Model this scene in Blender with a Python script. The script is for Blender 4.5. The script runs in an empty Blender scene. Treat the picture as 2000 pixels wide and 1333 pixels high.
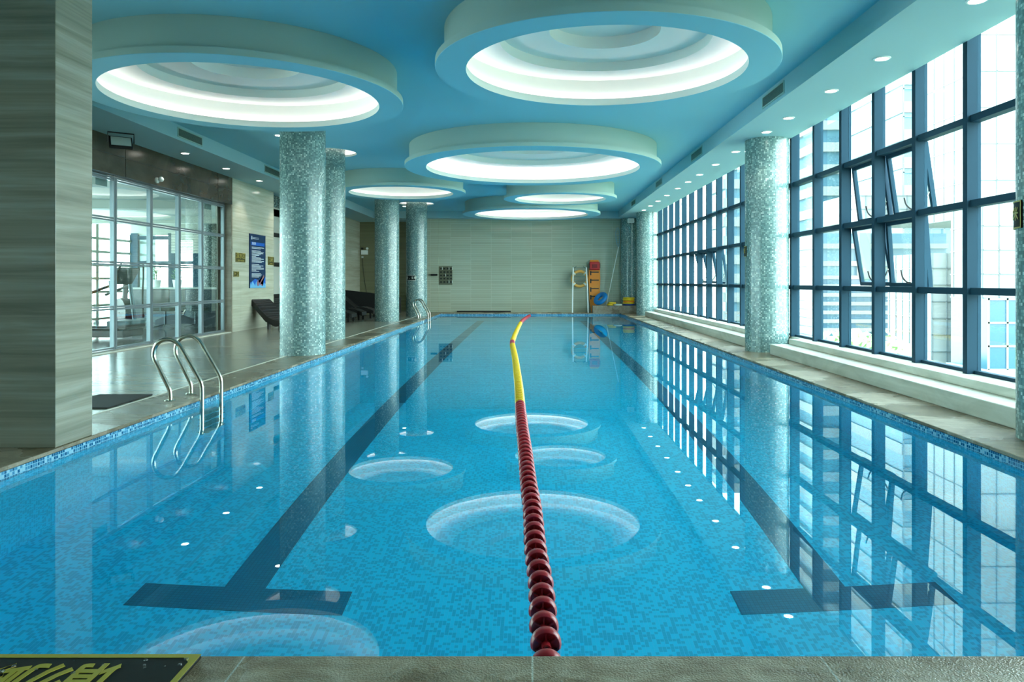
import bpy, math, random
from mathutils import Vector, Matrix
random.seed(7)
S = bpy.context.scene
COL = S.collection
PI = math.pi

# ------------------------------------------------------------------ camera
cam_d = bpy.data.cameras.new('camera')
cam_d.sensor_width = 36.0
cam_d.lens = 1450.0 / 2000.0 * 36.0
cam_d.shift_x = -38.0 / 2000.0
cam_d.shift_y = -116.5 / 2000.0
cam_d.clip_end = 600
cam = bpy.data.objects.new('camera', cam_d)
COL.objects.link(cam)
cam.location = (0, 0, 1.2)
cam.rotation_euler = (PI / 2, 0, 0)
S.camera = cam

# ------------------------------------------------------------------ world, exposure
S.view_settings.view_transform = 'Standard'
S.view_settings.look = 'None'
S.view_settings.gamma = 1
S.view_settings.use_curve_mapping = False
S.view_settings.exposure = 0.92
W = bpy.data.worlds.new('world')
S.world = W
W.use_nodes = True
wn = W.node_tree
wn.nodes.clear()
wo = wn.nodes.new('ShaderNodeOutputWorld')
wb = wn.nodes.new('ShaderNodeBackground')
wb.inputs['Strength'].default_value = 9.5
tc = wn.nodes.new('ShaderNodeTexCoord')
sx = wn.nodes.new('ShaderNodeSeparateXYZ')
wr = wn.nodes.new('ShaderNodeValToRGB')
wr.color_ramp.elements[0].position = 0.0
wr.color_ramp.elements[0].color = (0.92, 1.0, 0.95, 1)
wr.color_ramp.elements[1].position = 0.6
wr.color_ramp.elements[1].color = (0.72, 0.90, 0.98, 1)
wn.links.new(tc.outputs['Generated'], sx.inputs[0])
wn.links.new(sx.outputs['Z'], wr.inputs[0])
wn.links.new(wr.outputs[0], wb.inputs['Color'])
wn.links.new(wb.outputs[0], wo.inputs[0])
S.cycles.max_bounces = 14
S.cycles.diffuse_bounces = 5
S.cycles.glossy_bounces = 5
S.cycles.transmission_bounces = 6
S.cycles.transparent_max_bounces = 16
S.cycles.sample_clamp_indirect = 12.0
S.cycles.blur_glossy = 0.6
S.cycles.caustics_refractive = True
S.cycles.caustics_reflective = False


def portal(name, loc, rot, sx_, sy_):
    l = bpy.data.lights.new(name, 'AREA')
    l.shape = 'RECTANGLE'
    l.size = sx_
    l.size_y = sy_
    l.cycles.is_portal = True
    o = bpy.data.objects.new(name, l)
    COL.objects.link(o)
    o.location = loc
    o.rotation_euler = rot
    return o


portal('daylight_portal_right', (4.95, 12.0, 2.1), (0, PI / 2, 0), 3.8, 30.2)
portal('daylight_portal_gym_side', (-13.2, 10.5, 1.5), (0, -PI / 2, 0), 3.0, 27.0)
portal('daylight_portal_gym_end', (-10.0, 24.35, 1.7), (PI / 2, 0, PI), 5.4, 2.6)


# ------------------------------------------------------------------ materials
def srgb(r, g, b):
    f = lambda c: (c / 255.0) / 12.92 if c / 255.0 <= 0.04045 else ((c / 255.0 + 0.055) / 1.055) ** 2.4
    return (f(r), f(g), f(b), 1)


def newmat(name):
    m = bpy.data.materials.new(name)
    m.use_nodes = True
    nt = m.node_tree
    nt.nodes.clear()
    out = nt.nodes.new('ShaderNodeOutputMaterial')
    return m, nt, out


def pbr(name, col, rough=0.5, metal=0.0, spec=0.5, coat=0.0, trans=0.0, ior=None):
    m, nt, out = newmat(name)
    b = nt.nodes.new('ShaderNodeBsdfPrincipled')
    b.inputs['Base Color'].default_value = col
    b.inputs['Roughness'].default_value = rough
    b.inputs['Metallic'].default_value = metal
    b.inputs['Specular IOR Level'].default_value = spec
    b.inputs['Coat Weight'].default_value = coat
    b.inputs['Transmission Weight'].default_value = trans
    if ior:
        b.inputs['IOR'].default_value = ior
    nt.links.new(b.outputs[0], out.inputs[0])
    m['bsdf'] = b.name
    return m


def emis(name, col, s):
    m, nt, out = newmat(name)
    e = nt.nodes.new('ShaderNodeEmission')
    e.inputs[0].default_value = col
    e.inputs[1].default_value = s
    nt.links.new(e.outputs[0], out.inputs[0])
    return m


def math_n(nt, op, a, b=None, c=None):
    n = nt.nodes.new('ShaderNodeMath')
    n.operation = op
    for i, v in enumerate((a, b, c)):
        if v is None:
            continue
        if isinstance(v, (int, float)):
            n.inputs[i].default_value = v
        else:
            nt.links.new(v, n.inputs[i])
    return n.outputs[0]


def uvnode(nt, sx_=1, sy_=1, ox=0, oy=0):
    u = nt.nodes.new('ShaderNodeUVMap')
    mp = nt.nodes.new('ShaderNodeMapping')
    mp.inputs['Scale'].default_value = (sx_, sy_, 1)
    mp.inputs['Location'].default_value = (ox, oy, 0)
    nt.links.new(u.outputs[0], mp.inputs[0])
    return mp.outputs[0]


def ramp(nt, fac, stops, interp='LINEAR'):
    r = nt.nodes.new('ShaderNodeValToRGB')
    r.color_ramp.interpolation = interp
    e = r.color_ramp.elements
    while len(e) > 1:
        e.remove(e[0])
    e[0].position, e[0].color = stops[0]
    for p, c in stops[1:]:
        k = e.new(p)
        k.color = c
    nt.links.new(fac, r.inputs[0])
    return r.outputs[0]


def mixc(nt, fac, a, b, blend='MIX'):
    n = nt.nodes.new('ShaderNodeMix')
    n.data_type = 'RGBA'
    n.blend_type = blend
    for k, v in ((0, fac), (6, a), (7, b)):
        if isinstance(v, (int, float, tuple)):
            n.inputs[k].default_value = v
        else:
            nt.links.new(v, n.inputs[k])
    return n.outputs[2]


def mosaic(name, tile, stops, grout, gw=0.08, rough=0.12, aspect=1.0, runs=0.0, ygrout=1.0):
    """square glass tiles in running metres of UV"""
    m, nt, out = newmat(name)
    v = uvnode(nt, 1.0 / tile, 1.0 / (tile * aspect))
    sp = nt.nodes.new('ShaderNodeSeparateXYZ')
    nt.links.new(v, sp.inputs[0])
    fx = math_n(nt, 'FLOOR', sp.outputs[0])
    fy = math_n(nt, 'FLOOR', sp.outputs[1])
    rx = math_n(nt, 'FRACT', sp.outputs[0])
    ry = math_n(nt, 'FRACT', sp.outputs[1])
    cb = nt.nodes.new('ShaderNodeCombineXYZ')
    nt.links.new(fx, cb.inputs[0])
    nt.links.new(fy, cb.inputs[1])
    wnz = nt.nodes.new('ShaderNodeTexWhiteNoise')
    wnz.noise_dimensions = '2D'
    nt.links.new(cb.outputs[0], wnz.inputs[0])
    fac = wnz.outputs['Value']
    if runs > 0:
        nz = nt.nodes.new('ShaderNodeTexNoise')
        nz.inputs['Scale'].default_value = 0.37
        nz.inputs['Detail'].default_value = 1.0
        nt.links.new(cb.outputs[0], nz.inputs[0])
        k = math_n(nt, 'SUBTRACT', nz.outputs['Fac'], 0.5)
        k = math_n(nt, 'MULTIPLY', k, runs)
        fac = math_n(nt, 'ADD', fac, k)
    c = ramp(nt, fac, stops, 'CONSTANT')
    ex = math_n(nt, 'MINIMUM', rx, math_n(nt, 'SUBTRACT', 1.0, rx))
    ey = math_n(nt, 'MINIMUM', ry, math_n(nt, 'SUBTRACT', 1.0, ry))
    e = math_n(nt, 'MINIMUM', ex, math_n(nt, 'MULTIPLY', ey, aspect * ygrout))
    g = math_n(nt, 'LESS_THAN', e, gw)
    c = mixc(nt, g, c, grout)
    b = nt.nodes.new('ShaderNodeBsdfPrincipled')
    b.inputs['Roughness'].default_value = rough
    nt.links.new(c, b.inputs['Base Color'])
    nt.links.new(b.outputs[0], out.inputs[0])
    return m


def stone(name, c1, c2, c3, su, sv, rough, seam=None, seamcol=None, bump=0.0, dist=1.2, wet=None):
    """veined stone; seam=(pitch_u, pitch_v, width) in metres"""
    m, nt, out = newmat(name)
    v = uvnode(nt, su, sv)
    n = nt.nodes.new('ShaderNodeTexNoise')
    n.inputs['Scale'].default_value = 1.0
    n.inputs['Detail'].default_value = 6
    n.inputs['Roughness'].default_value = 0.62
    n.inputs['Distortion'].default_value = dist
    nt.links.new(v, n.inputs[0])
    c = ramp(nt, n.outputs['Fac'], [(0.3, c1), (0.5, c2), (0.68, c3)])
    v2 = uvnode(nt, su * 0.25, sv * 5)
    n2 = nt.nodes.new('ShaderNodeTexNoise')
    n2.inputs['Scale'].default_value = 1.0
    n2.inputs['Detail'].default_value = 4
    nt.links.new(v2, n2.inputs[0])
    k = ramp(nt, n2.outputs['Fac'], [(0.35, (0.88, 0.88, 0.87, 1)), (0.65, (1.06, 1.06, 1.06, 1))])
    c = mixc(nt, 1.0, c, k, 'MULTIPLY')
    if seam:
        v3 = uvnode(nt)
        sp = nt.nodes.new('ShaderNodeSeparateXYZ')
        nt.links.new(v3, sp.inputs[0])
        gs = []
        for ax, p in ((0, seam[0]), (1, seam[1])):
            if p:
                fr = math_n(nt, 'FRACT', math_n(nt, 'DIVIDE', sp.outputs[ax], p))
                gs.append(math_n(nt, 'LESS_THAN', fr, seam[2] / p))
        g = gs[0] if len(gs) == 1 else math_n(nt, 'MAXIMUM', gs[0], gs[1])
        c = mixc(nt, g, c, seamcol)
    b = nt.nodes.new('ShaderNodeBsdfPrincipled')
    b.inputs['Roughness'].default_value = rough
    if wet:
        v4 = uvnode(nt, wet, wet)
        n4 = nt.nodes.new('ShaderNodeTexNoise')
        n4.inputs['Scale'].default_value = 1.0
        n4.inputs['Detail'].default_value = 5
        nt.links.new(v4, n4.inputs[0])
        w = ramp(nt, n4.outputs['Fac'], [(0.47, (0, 0, 0, 1)), (0.53, (1, 1, 1, 1))])
        c = mixc(nt, w, c, mixc(nt, 1.0, c, (0.62, 0.58, 0.5, 1), 'MULTIPLY'))
        rr = ramp(nt, w, [(0, (rough, rough, rough, 1)), (1, (rough * 0.55,) * 3 + (1,))])
        nt.links.new(rr, b.inputs['Roughness'])
    nt.links.new(c, b.inputs['Base Color'])
    if bump:
        v5 = uvnode(nt, 130, 130)
        n5 = nt.nodes.new('ShaderNodeTexNoise')
        n5.inputs['Scale'].default_value = 1.0
        n5.inputs['Detail'].default_value = 3
        nt.links.new(v5, n5.inputs[0])
        bp = nt.nodes.new('ShaderNodeBump')
        bp.inputs['Strength'].default_value = bump
        bp.inputs['Distance'].default_value = 0.01
        nt.links.new(n5.outputs['Fac'], bp.inputs['Height'])
        nt.links.new(bp.outputs[0], b.inputs['Normal'])
    nt.links.new(b.outputs[0], out.inputs[0])
    return m


def relief_tile(name, c1, c2, pitch_u, pitch_v):
    """glossy ceramic with fine horizontal ribs and thin upright joints"""
    m, nt, out = newmat(name)
    v = uvnode(nt)
    sp = nt.nodes.new('ShaderNodeSeparateXYZ')
    nt.links.new(v, sp.inputs[0])
    ry = math_n(nt, 'FRACT', math_n(nt, 'DIVIDE', sp.outputs[1], pitch_v))
    rx = math_n(nt, 'FRACT', math_n(nt, 'DIVIDE', sp.outputs[0], pitch_u))
    g = math_n(nt, 'LESS_THAN', rx, 0.012 / pitch_u)
    g2 = math_n(nt, 'LESS_THAN', ry, 0.16)
    row = math_n(nt, 'FLOOR', math_n(nt, 'DIVIDE', sp.outputs[1], pitch_v))
    col = math_n(nt, 'FLOOR', math_n(nt, 'DIVIDE', sp.outputs[0], pitch_u))
    cb = nt.nodes.new('ShaderNodeCombineXYZ')
    nt.links.new(row, cb.inputs[0])
    nt.links.new(col, cb.inputs[1])
    wnz = nt.nodes.new('ShaderNodeTexWhiteNoise')
    nt.links.new(cb.outputs[0], wnz.inputs[0])
    c = mixc(nt, wnz.outputs['Value'], c1, c2)
    c = mixc(nt, math_n(nt, 'MULTIPLY', g2, 0.35), c, (0.12, 0.13, 0.1, 1))
    c = mixc(nt, math_n(nt, 'MULTIPLY', g, 0.5), c, (0.6, 0.62, 0.5, 1))
    b = nt.nodes.new('ShaderNodeBsdfPrincipled')
    b.inputs['Roughness'].default_value = 0.05
    nt.links.new(c, b.inputs['Base Color'])
    nz = nt.nodes.new('ShaderNodeTexNoise')
    nz.inputs['Scale'].default_value = 1.0
    nz.inputs['Detail'].default_value = 2
    nt.links.new(uvnode(nt, 0.8, 7), nz.inputs[0])
    bp = nt.nodes.new('ShaderNodeBump')
    bp.inputs['Strength'].default_value = 0.12
    bp.inputs['Distance'].default_value = 0.02
    nt.links.new(nz.outputs['Fac'], bp.inputs['Height'])
    nt.links.new(bp.outputs[0], b.inputs['Normal'])
    nt.links.new(b.outputs[0], out.inputs[0])
    return m


def pane_glass(name, tint, refl=1.0, rough=0.0):
    m, nt, out = newmat(name)
    t = nt.nodes.new('ShaderNodeBsdfTransparent')
    t.inputs[0].default_value = tint
    g = nt.nodes.new('ShaderNodeBsdfGlossy')
    g.inputs['Color'].default_value = (0.95, 1, 1, 1)
    g.inputs['Roughness'].default_value = rough
    fr = nt.nodes.new('ShaderNodeLayerWeight')
    fr.inputs['Blend'].default_value = 0.5
    p5 = math_n(nt, 'POWER', fr.outputs['Facing'], 4.0)
    fac = math_n(nt, 'MULTIPLY', math_n(nt, 'MULTIPLY_ADD', p5, 0.8, 0.04), refl)
    mx = nt.nodes.new('ShaderNodeMixShader')
    nt.links.new(fac, mx.inputs[0])
    nt.links.new(t.outputs[0], mx.inputs[1])
    nt.links.new(g.outputs[0], mx.inputs[2])
    nt.links.new(mx.outputs[0], out.inputs[0])
    return m


M = {}
M['ceiling'] = pbr('ceiling_pool_tint', srgb(146, 203, 217), 0.75)  # pale blue stands in for light bounced up from the pool
M['white_plaster'] = pbr('white_plaster', srgb(226, 232, 226), 0.7)
M['ring_side'] = pbr('ring_side_plaster', srgb(172, 194, 184), 0.7)
M['beam'] = pbr('beam_plaster', srgb(166, 198, 204), 0.7)  # slight blue in the colour stands in for pool light on the soffits
M['soffit_left'] = pbr('soffit_left_plaster', srgb(165, 195, 200), 0.7)
M['led'] = emis('cove_led', (1.0, 0.89, 0.87, 1), 5.2)
M['lamp'] = emis('downlight_lens', (1.0, 0.93, 0.82, 1), 18)
M['trim_white'] = pbr('lamp_trim', srgb(235, 238, 235), 0.4)
M['col_tile'] = mosaic('column_mosaic', 0.026, [(0.0, srgb(98, 126, 126)), (0.3, srgb(114, 144, 142)), (0.6, srgb(134, 164, 160)),
                       (0.8, srgb(156, 182, 176)), (0.93, srgb(192, 210, 204))], srgb(104, 132, 130), 0.07, 0.2, runs=0.2)
M['dark_tile'] = mosaic('dark_mosaic', 0.026, [(0.0, srgb(52, 70, 70)), (0.4, srgb(90, 110, 108)), (0.7, srgb(150, 170, 165))],
                        srgb(60, 70, 68), 0.08, 0.2)
M['pool_tile'] = mosaic('pool_mosaic', 0.0222, [(0.0, srgb(0, 168, 208)), (0.5, srgb(0, 198, 234))],
                        srgb(70, 196, 235), 0.05, 0.3, aspect=1.0, runs=1.0, ygrout=4.0)
M['rim_tile'] = mosaic('rim_mosaic', 0.025, [(0.0, srgb(24, 82, 122)), (0.4, srgb(64, 128, 164)), (0.75, srgb(140, 182, 200))],
                       srgb(120, 176, 200), 0.1, 0.06)
M['lane_tile'] = mosaic('lane_mosaic', 0.025, [(0.0, srgb(0, 96, 128)), (0.5, srgb(0, 102, 134))], srgb(0, 74, 104), 0.06, 0.3)
M['marble'] = stone('beige_vein_marble', srgb(174, 174, 154), srgb(190, 190, 171), srgb(202, 202, 186), 0.3, 4.0, 0.16, (1.2, 0.8, 0.004), srgb(150, 150, 135))
M['pillar_marble'] = stone('pillar_vein_marble', srgb(122, 118, 100), srgb(144, 140, 122), srgb(166, 163, 147), 0.4, 7.0, 0.2, dist=0.5)
M['deck'] = stone('deck_stone', srgb(120, 118, 104), srgb(138, 136, 122), srgb(156, 154, 140), 0.6, 2.5, 0.22, (0.9, 0.9, 0.004), srgb(105, 105, 92))
M['coping'] = stone('coping_stone', srgb(118, 106, 86), srgb(140, 128, 106), srgb(158, 148, 128), 5, 5, 0.32, (0.0, 0.92, 0.007), srgb(196, 196, 182), bump=0.5, wet=0.9)
M['coping_end'] = stone('coping_end_stone', srgb(138, 116, 90), srgb(164, 146, 118), srgb(188, 174, 150), 6, 6, 0.32, (0.92, 0.0, 0.006), srgb(206, 206, 192), bump=0.6, wet=0.9)
M['sill'] = stone('sill_stone', srgb(176, 176, 160), srgb(200, 200, 186), srgb(216, 216, 204), 1.0, 3.0, 0.35)
M['brown'] = stone('brown_cladding', srgb(62, 56, 46), srgb(74, 67, 55), srgb(86, 78, 64), 1.0, 1.0, 0.25)
M['jamb'] = stone('jamb_stone', srgb(120, 112, 96), srgb(136, 128, 110), srgb(150, 142, 124), 0.6, 3.0, 0.3)
M['relief'] = relief_tile('ribbed_wall_tile', srgb(168, 175, 154), srgb(178, 186, 165), 0.79, 0.07)
M['relief_shaded'] = relief_tile('ribbed_wall_tile_shaded', srgb(112, 112, 84), srgb(122, 122, 92), 0.79, 0.07)  # darker copy of the wall tile, recess shade put into the colour
M['window_metal'] = pbr('window_metal', srgb(30, 60, 76), 0.6, 0.0, 0.12)
M['alu'] = pbr('aluminium_frame', srgb(138, 150, 156), 0.35, 0.6)
M['glass'] = pane_glass('window_glass', (0.88, 0.96, 0.96, 1))
M['glass_in'] = pane_glass('interior_glass', (0.86, 0.94, 0.95, 1), 1.6)
M['steel'] = pbr('brushed_steel', srgb(196, 192, 178), 0.22, 1.0)
M['black'] = pbr('black_plastic', srgb(18, 20, 20), 0.4)
M['rattan'] = pbr('black_rattan', srgb(16, 18, 18), 0.55)
M['mat_rubber'] = pbr('black_rubber', srgb(40, 42, 40), 0.8)
M['red_float'] = pbr('red_float', srgb(176, 34, 42), 0.3, 0, 0.5, 0.2)
M['yellow_float'] = pbr('yellow_float', srgb(236, 190, 10), 0.25, 0, 0.5, 0.3)
M['vent'] = pbr('vent_metal', srgb(120, 132, 118), 0.5)
M['vent_dark'] = pbr('vent_dark', srgb(40, 48, 46), 0.7)
M['gold'] = pbr('gold_letter', srgb(190, 176, 96), 0.35, 0.5)
M['sign_dark'] = pbr('sign_black', srgb(16, 22, 20), 0.5, 0, 0.25)
M['sign_bronze'] = pbr('sign_bronze', srgb(88, 82, 44), 0.35, 0.3)
M['white'] = pbr('white_paint', srgb(236, 240, 236), 0.35)
M['orange'] = pbr('orange_plastic', srgb(236, 140, 30), 0.4)
M['red'] = pbr('red_vinyl', srgb(190, 22, 26), 0.4)
M['yellow'] = pbr('yellow_foam', srgb(240, 200, 30), 0.5)
M['ring_yellow'] = pbr('ring_yellow', srgb(226, 170, 84), 0.45)
M['blue_foam'] = pbr('blue_foam', srgb(0, 120, 190), 0.4)
M['navy'] = pbr('navy_foam', srgb(20, 60, 140), 0.5)
M['white_foam'] = pbr('white_foam', srgb(226, 232, 220), 0.5)
M['net'] = pbr('net_blue', srgb(130, 170, 186), 0.7)
M['grey_plastic'] = pbr('grey_plastic', srgb(190, 198, 194), 0.5)
M['lens_glass'] = pbr('flood_glass', srgb(190, 205, 200), 0.15)
M['poster_blue'] = pbr('poster_blue', srgb(8, 44, 84), 0.3)
M['poster_mid'] = pbr('poster_mid_blue', srgb(14, 92, 190), 0.3)
M['poster_light'] = pbr('poster_light_blue', srgb(110, 180, 224), 0.3)
M['poster_text'] = pbr('poster_text', srgb(196, 206, 214), 0.4)
M['poster_skin'] = pbr('poster_skin', srgb(140, 100, 110), 0.4)
M['wall_dark'] = pbr('dark_brown_wall', srgb(66, 60, 52), 0.6)
M['gym_floor'] = pbr('gym_floor', srgb(22, 30, 36), 0.12)
M['gym_wall'] = pbr('gym_wall', srgb(170, 175, 165), 0.6)
M['blind'] = pbr('blind_slat', srgb(200, 200, 185), 0.6)
M['gym_metal'] = pbr('gym_metal', srgb(90, 104, 110), 0.4, 0.4)
M['counter'] = pbr('counter_panel', srgb(58, 76, 84), 0.4)
M['leaf'] = pbr('leaf', srgb(96, 150, 60), 0.5)
M['leaf_pale'] = pbr('leaf_pale', srgb(150, 190, 110), 0.5)
M['bark'] = pbr('bark', srgb(90, 72, 54), 0.8)
M['bldg_white'] = pbr('facade_white', srgb(126, 130, 128), 0.6)
M['bldg_glass'] = pbr('facade_glass', srgb(74, 106, 120), 0.3)
M['bldg_glass2'] = pbr('facade_glass_deep', srgb(32, 76, 98), 0.25)
M['bldg_line'] = pbr('facade_line', srgb(96, 104, 106), 0.6)
M['ground'] = pbr('outside_ground', srgb(120, 128, 112), 0.9)

# water: real refraction
m, nt, out = newmat('pool_water')
g = nt.nodes.new('ShaderNodeBsdfGlass')
g.inputs['Color'].default_value = (0.86, 0.985, 1.0, 1)
g.inputs['Roughness'].default_value = 0.0
g.inputs['IOR'].default_value = 1.333
nz = nt.nodes.new('ShaderNodeTexNoise')
nz.inputs['Scale'].default_value = 1.0
nz.inputs['Detail'].default_value = 2.0
nt.links.new(uvnode(nt, 1.6, 1.6), nz.inputs[0])
bp = nt.nodes.new('ShaderNodeBump')
bp.inputs['Strength'].default_value = 0.03
bp.inputs['Distance'].default_value = 0.004
nt.links.new(nz.outputs['Fac'], bp.inputs['Height'])
nt.links.new(bp.outputs[0], g.inputs['Normal'])
nt.links.new(g.outputs[0], out.inputs[0])
M['water'] = m


# ------------------------------------------------------------------ mesh builder
class MB:
    def __init__(s):
        s.v = []
        s.f = []
        s.uv = []
        s.mi = []
        s.sm = []

    def face(s, idx, uvs=None, mi=0, smooth=False):
        if uvs is None:
            p = [Vector(s.v[i]) for i in idx]
            n = (p[1] - p[0]).cross(p[2] - p[0])
            if n.length < 1e-12 and len(p) > 3:
                n = (p[2] - p[0]).cross(p[3] - p[0])
            a = max(range(3), key=lambda k: abs(n[k]))
            uvs = [((q.y, q.z) if a == 0 else (q.x, q.z) if a == 1 else (q.x, q.y)) for q in p]
        s.f.append(tuple(idx))
        s.uv.append(uvs)
        s.mi.append(mi)
        s.sm.append(smooth)

    def box(s, x0, x1, y0, y1, z0, z1, mi=0, mat=None):
        b = len(s.v)
        pts = [(x0, y0, z0), (x1, y0, z0), (x1, y1, z0), (x0, y1, z0), (x0, y0, z1), (x1, y0, z1), (x1, y1, z1), (x0, y1, z1)]
        if mat is not None:
            pts = [tuple(mat @ Vector(p)) for p in pts]
        s.v += pts
        for q in ((0, 3, 2, 1), (4, 5, 6, 7), (0, 1, 5, 4), (1, 2, 6, 5), (2, 3, 7, 6), (3, 0, 4, 7)):
            s.face([b + i for i in q], None, mi)
        return s

    def lathe(s, prof, n=64, c=(0, 0, 0), mi=0, smooth=True, closed=False, a0=0, a1=2 * PI, mat=None, ur=None):
        b = len(s.v)
        k = len(prof)
        full = abs(a1 - a0 - 2 * PI) < 1e-6
        L = [0]
        for i in range(1, k):
            L.append(L[-1] + math.hypot(prof[i][0] - prof[i - 1][0], prof[i][1] - prof[i - 1][1]))
        for i in range(n + 1):
            a = a0 + (a1 - a0) * i / n
            for r, z in prof:
                p = Vector((c[0] + r * math.cos(a), c[1] + r * math.sin(a), c[2] + z))
                s.v.append(tuple(mat @ p) if mat is not None else tuple(p))
        rr = ur or max(p[0] for p in prof)
        for i in range(n):
            for j in range(k - 1 + (1 if closed else 0)):
                j2 = (j + 1) % k
                q = [b + i * k + j, b + (i + 1) * k + j, b + (i + 1) * k + j2, b + i * k + j2]
                u0, u1 = (a1 - a0) * i / n * rr, (a1 - a0) * (i + 1) / n * rr
                v0, v1 = L[j], L[j2] if j2 else L[-1] + 0.1
                if prof[j][0] < 1e-6 and prof[j2][0] < 1e-6:
                    continue
                s.face(q, [(u0, v0), (u1, v0), (u1, v1), (u0, v1)], mi, smooth)
        return s

    def tube(s, pts, r, n=10, mi=0, caps=True):
        pts = [Vector(p) for p in pts]
        b = len(s.v)
        m_ = len(pts)
        up = None
        for i, p in enumerate(pts):
            t = (pts[min(i + 1, m_ - 1)] - pts[max(i - 1, 0)]).normalized()
            if up is None:
                up = t.orthogonal().normalized()
            up = (up - t * up.dot(t))
            up = up.normalized() if up.length > 1e-6 else t.orthogonal().normalized()
            sd = t.cross(up)
            rr = r[i] if isinstance(r, (list, tuple)) else r
            for k in range(n):
                a = 2 * PI * k / n
                s.v.append(tuple(p + (up * math.cos(a) + sd * math.sin(a)) * rr))
        for i in range(m_ - 1):
            for k in range(n):
                k2 = (k + 1) % n
                s.face([b + i * n + k, b + i * n + k2, b + (i + 1) * n + k2, b + (i + 1) * n + k], None, mi, True)
        if caps:
            s.face([b + k for k in range(n)][::-1], None, mi)
            s.face([b + (m_ - 1) * n + k for k in range(n)], None, mi)
        return s

    def extrude(s, poly, vec, mi=0):
        """closed 3-D polygon pushed along vec"""
        b = len(s.v)
        n = len(poly)
        vec = Vector(vec)
        s.v += [tuple(p) for p in poly] + [tuple(Vector(p) + vec) for p in poly]
        s.face(list(range(b, b + n)), None, mi)
        s.face(list(range(b + 2 * n - 1, b + n - 1, -1)), None, mi)
        for i in range(n):
            j = (i + 1) % n
            s.face([b + j, b + i, b + n + i, b + n + j], None, mi)
        return s

    def build(s, name, mats, parent=None, kind=None, label=None, cat=None, group=None, bevel=0, recalc=True):
        me = bpy.data.meshes.new(name)
        me.from_pydata(s.v, [], s.f)
        uvl = me.uv_layers.new(name='UVMap')
        i = 0
        for fu in s.uv:
            for u in fu:
                uvl.data[i].uv = u
                i += 1
        if not isinstance(mats, (list, tuple)):
            mats = [mats]
        for mm in mats:
            me.materials.append(M[mm] if isinstance(mm, str) else mm)
        me.polygons.foreach_set('material_index', s.mi)
        me.polygons.foreach_set('use_smooth', s.sm)
        me.update()
        if recalc:
            import bmesh
            bm = bmesh.new()
            bm.from_mesh(me)
            bmesh.ops.remove_doubles(bm, verts=bm.verts, dist=1e-5)
            bmesh.ops.recalc_face_normals(bm, faces=bm.faces)
            bm.to_mesh(me)
            bm.free()
        o = bpy.data.objects.new(name, me)
        COL.objects.link(o)
        if parent is not None:
            o.parent = parent
        tag(o, label, cat, group, kind)
        if bevel:
            bv = o.modifiers.new('bevel', 'BEVEL')
            bv.width = bevel
            bv.segments = 2
            bv.limit_method = 'ANGLE'
        if any(s.sm):
            try:
                es = o.modifiers.new('edges', 'EDGE_SPLIT')
                es.split_angle = math.radians(40)
            except Exception:
                pass
        return o


def tag(o, label=None, cat=None, group=None, kind=None):
    if label:
        o['label'] = label
    if cat:
        o['category'] = cat
    if group:
        o['group'] = group
    if kind:
        o['kind'] = kind
    return o


def thing(name, label, cat, loc=(0, 0, 0), rz=0, group=None, kind=None):
    o = bpy.data.objects.new(name, None)
    COL.objects.link(o)
    o.empty_display_size = 0.1
    o.location = loc
    o.rotation_euler = (0, 0, rz)
    return tag(o, label, cat, group, kind)


def copy_tree(o, parent=None):
    c = o.copy()
    COL.objects.link(c)
    if parent is not None:
        c.parent = parent
    for ch in list(o.children):
        copy_tree(ch, c)
    return c


def text_mesh(name, body, size, mat, parent, loc, rot, sx_=1.0, depth=0.002, align='CENTER'):
    cu = bpy.data.curves.new(name, 'FONT')
    cu.body = body
    cu.size = size
    cu.align_x = align
    cu.align_y = 'CENTER'
    cu.extrude = depth
    cu.resolution_u = 3
    cu.offset = size * 0.018
    t = bpy.data.objects.new(name, cu)
    COL.objects.link(t)
    dg = bpy.context.evaluated_depsgraph_get()
    dg.update()
    me = bpy.data.meshes.new_from_object(t.evaluated_get(dg))
    bpy.data.objects.remove(t)
    bpy.data.curves.remove(cu)
    me.materials.clear()
    me.materials.append(M[mat])
    o = bpy.data.objects.new(name, me)
    COL.objects.link(o)
    o.parent = parent
    o.location = loc
    o.rotation_euler = rot
    o.scale = (sx_, 1, 1)
    return o


def sweep(pts, seg=8):
    """Catmull-Rom"""
    P = [Vector(p) for p in pts]
    P = [P[0] * 2 - P[1]] + P + [P[-1] * 2 - P[-2]]
    o = []
    for i in range(1, len(P) - 2):
        for k in range(seg):
            t = k / seg
            a, b, c, d = P[i - 1], P[i], P[i + 1], P[i + 2]
            o.append(0.5 * ((2 * b) + (c - a) * t + (2 * a - 5 * b + 4 * c - d) * t * t + (3 * b - a - 3 * c + d) * t ** 3))
    o.append(P[-2])
    return o


ORD = ['first', 'second', 'third', 'fourth', 'fifth', 'sixth', 'seventh', 'eighth', 'ninth', 'tenth', 'eleventh', 'twelfth',
       'thirteenth', 'fourteenth', 'fifteenth', 'sixteenth', 'seventeenth', 'eighteenth', 'nineteenth', 'twentieth']

# ------------------------------------------------------------------ dimensions
PXL, PXR = -3.41, 3.34       # pool edges
PY0, PY1 = 2.38, 28.06
WL = -0.08                   # water level
PB = -1.68                   # pool bottom
ZC = 3.90                    # ceiling
ZS = 3.64                    # soffits
YB = 29.0                    # back wall
YF = -3.0                    # wall behind the camera
XW = 4.42                    # inner face of the window bars
XG = -7.22                   # glazed partition

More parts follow.
